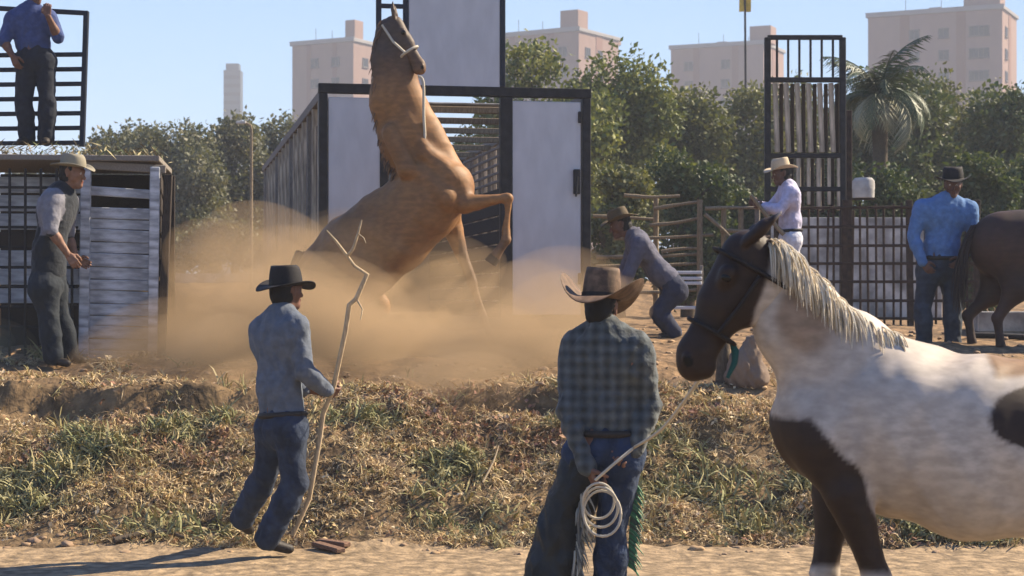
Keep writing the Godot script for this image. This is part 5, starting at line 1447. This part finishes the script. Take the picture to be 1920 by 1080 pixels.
# ---------------------------------------------------------------- dust kicked up round the rearing horse
func dust() -> void:
	var kinds := []
	for k in [0.26, 0.38, 0.5]:
		var m := FogMaterial.new()
		m.density = k
		m.albedo = Color(0.84, 0.58, 0.33).linear_to_srgb()
		kinds.append(m)
	var r := RandomNumberGenerator.new()
	r.seed = 313
	var t := thing("dust_cloud", "tan dust cloud kicked up over the yard round the rearing horse", "dust")
	t.set_meta("kind", "stuff")
	# drifts: [middle, reach, puffs, largest puff]
	var drifts := [
		[Vector3(-1.8, 1.5, -16.3), Vector3(0.6, 0.3, 0.4), 14, 0.7],
		[Vector3(-1.9, 1.6, -17.9), Vector3(0.8, 0.4, 0.3), 16, 1.0], [Vector3(-1.2, 1.2, -15.7), Vector3(1.2, 0.16, 0.7), 34, 1.0], [Vector3(-2.3, 1.2, -15.9), Vector3(1.1, 0.15, 0.8), 18, 1.0], [Vector3(-0.35, 1.45, -16.8), Vector3(0.35, 0.4, 0.3), 12, 0.7],
		[Vector3(-2.6, 1.35, -17.0), Vector3(0.7, 0.15, 0.9), 8, 0.9], [Vector3(-0.9, 1.02, -14.6), Vector3(1.2, 0.14, 0.5), 14, 0.8], [Vector3(-1.1, 1.7, -17.9), Vector3(0.4, 0.4, 0.3), 7, 0.8],
		[Vector3(-0.1, 1.22, -15.9), Vector3(0.35, 0.12, 0.5), 6, 0.6], [Vector3(-3.6, 1.2, -15.3), Vector3(0.7, 0.12, 0.4), 4, 0.8], [Vector3(-2.9, 1.35, -18.5), Vector3(0.9, 0.12, 0.9), 5, 1.2]]
	for w in drifts:
		for i in int(w[2] * 0.5):
			var s: float = w[3] * lerpf(0.6, 1.9, pow(r.randf(), 1.2))
			var size := Vector3(s * r.randf_range(0.9, 1.6), s * r.randf_range(0.45, 0.85), s)
			var at: Vector3 = w[0] + Vector3(clampf(r.randfn(), -1.6, 1.6), clampf(r.randfn(), -1.2, 1.8), clampf(r.randfn(), -1.5, 1.5)) * w[1] * 0.85
			at.x = minf(at.x, 0.35)
			var turn := Vector3(r.randf_range(-0.3, 0.3), r.randf() * TAU, r.randf_range(-0.7, 0.7))
			for k in 3:
				var f := FogVolume.new()
				f.shape = RenderingServer.FOG_VOLUME_SHAPE_ELLIPSOID
				f.size = size * (1.0 - 0.26 * k) * Vector3(r.randf_range(0.85, 1.1), r.randf_range(0.85, 1.1), 1)
				f.material = kinds[k]
				f.name = "puff" if t.get_child_count() == 0 else "puff_%03d" % t.get_child_count()
				t.add_child(f, true)
				f.position = at + Vector3(r.randf_range(-0.1, 0.1), r.randf_range(-0.08, 0.04), 0) * s
				f.rotation = turn + Vector3(0, 0.3 * k, r.randf_range(-0.2, 0.2))

func _ready() -> void:
	rng.seed = 20240
	noise.seed = 4
	noise.frequency = 0.01
	soft.seed = 9
	soft.frequency = 1.0
	soft.fractal_octaves = 2
	var cam := Camera3D.new()
	cam.name = "camera"
	cam.fov = 18.05
	cam.far = 1600.0
	cam.position = Vector3(0, 1.64, 0)
	cam.rotation_degrees = Vector3(0.337, 0, 0)
	var lens := CameraAttributesPhysical.new()
	lens.frustum_focal_length = 75.55
	lens.frustum_focus_distance = 12.0
	lens.frustum_near = 0.1
	lens.frustum_far = 1600.0
	lens.exposure_aperture = 7.0
	cam.attributes = lens
	add_child(cam)
	cam.current = true
	var we := WorldEnvironment.new()
	we.name = "world_environment"
	var env := Environment.new()
	env.background_mode = Environment.BG_SKY
	env.sky = Sky.new()
	var sky := ProceduralSkyMaterial.new()
	sky.sky_top_color = Color(0.17, 0.31, 0.54)
	sky.sky_horizon_color = Color(0.525, 0.64, 0.725)
	sky.sky_curve = 0.22
	sky.ground_bottom_color = Color(0.32, 0.26, 0.2)
	sky.ground_horizon_color = Color(0.6, 0.62, 0.6)
	sky.sun_angle_max = 8.0
	env.sky.sky_material = sky
	env.tonemap_mode = Environment.TONE_MAPPER_LINEAR
	env.tonemap_exposure = 2.7
	env.sdfgi_enabled = true
	env.ssao_enabled = true
	env.ssil_enabled = true
	env.fog_enabled = true
	env.fog_density = 0.0012
	env.fog_light_color = Color(0.9, 0.92, 0.96)
	env.volumetric_fog_enabled = true
	env.volumetric_fog_density = 0.0
	we.environment = env
	add_child(we)
	var sun := DirectionalLight3D.new()
	sun.name = "sun"
	sun.light_energy = 1.6
	sun.light_color = Color(1.0, 0.93, 0.82)
	sun.light_angular_distance = 0.5
	sun.shadow_enabled = true
	add_child(sun)
	var el := deg_to_rad(38.0)
	var az := deg_to_rad(24.0)
	sun.basis = Basis.looking_at(Vector3(-cos(el) * cos(az), -sin(el), cos(el) * sin(az)))
	make_materials()
	ground()
	far_things()
	trees()
	livestock_truck()
	chute()
	corral()
	rearing()
	dark_horse()
	pinto()
	men()
	small_things()
	ground_cover()
	dust()
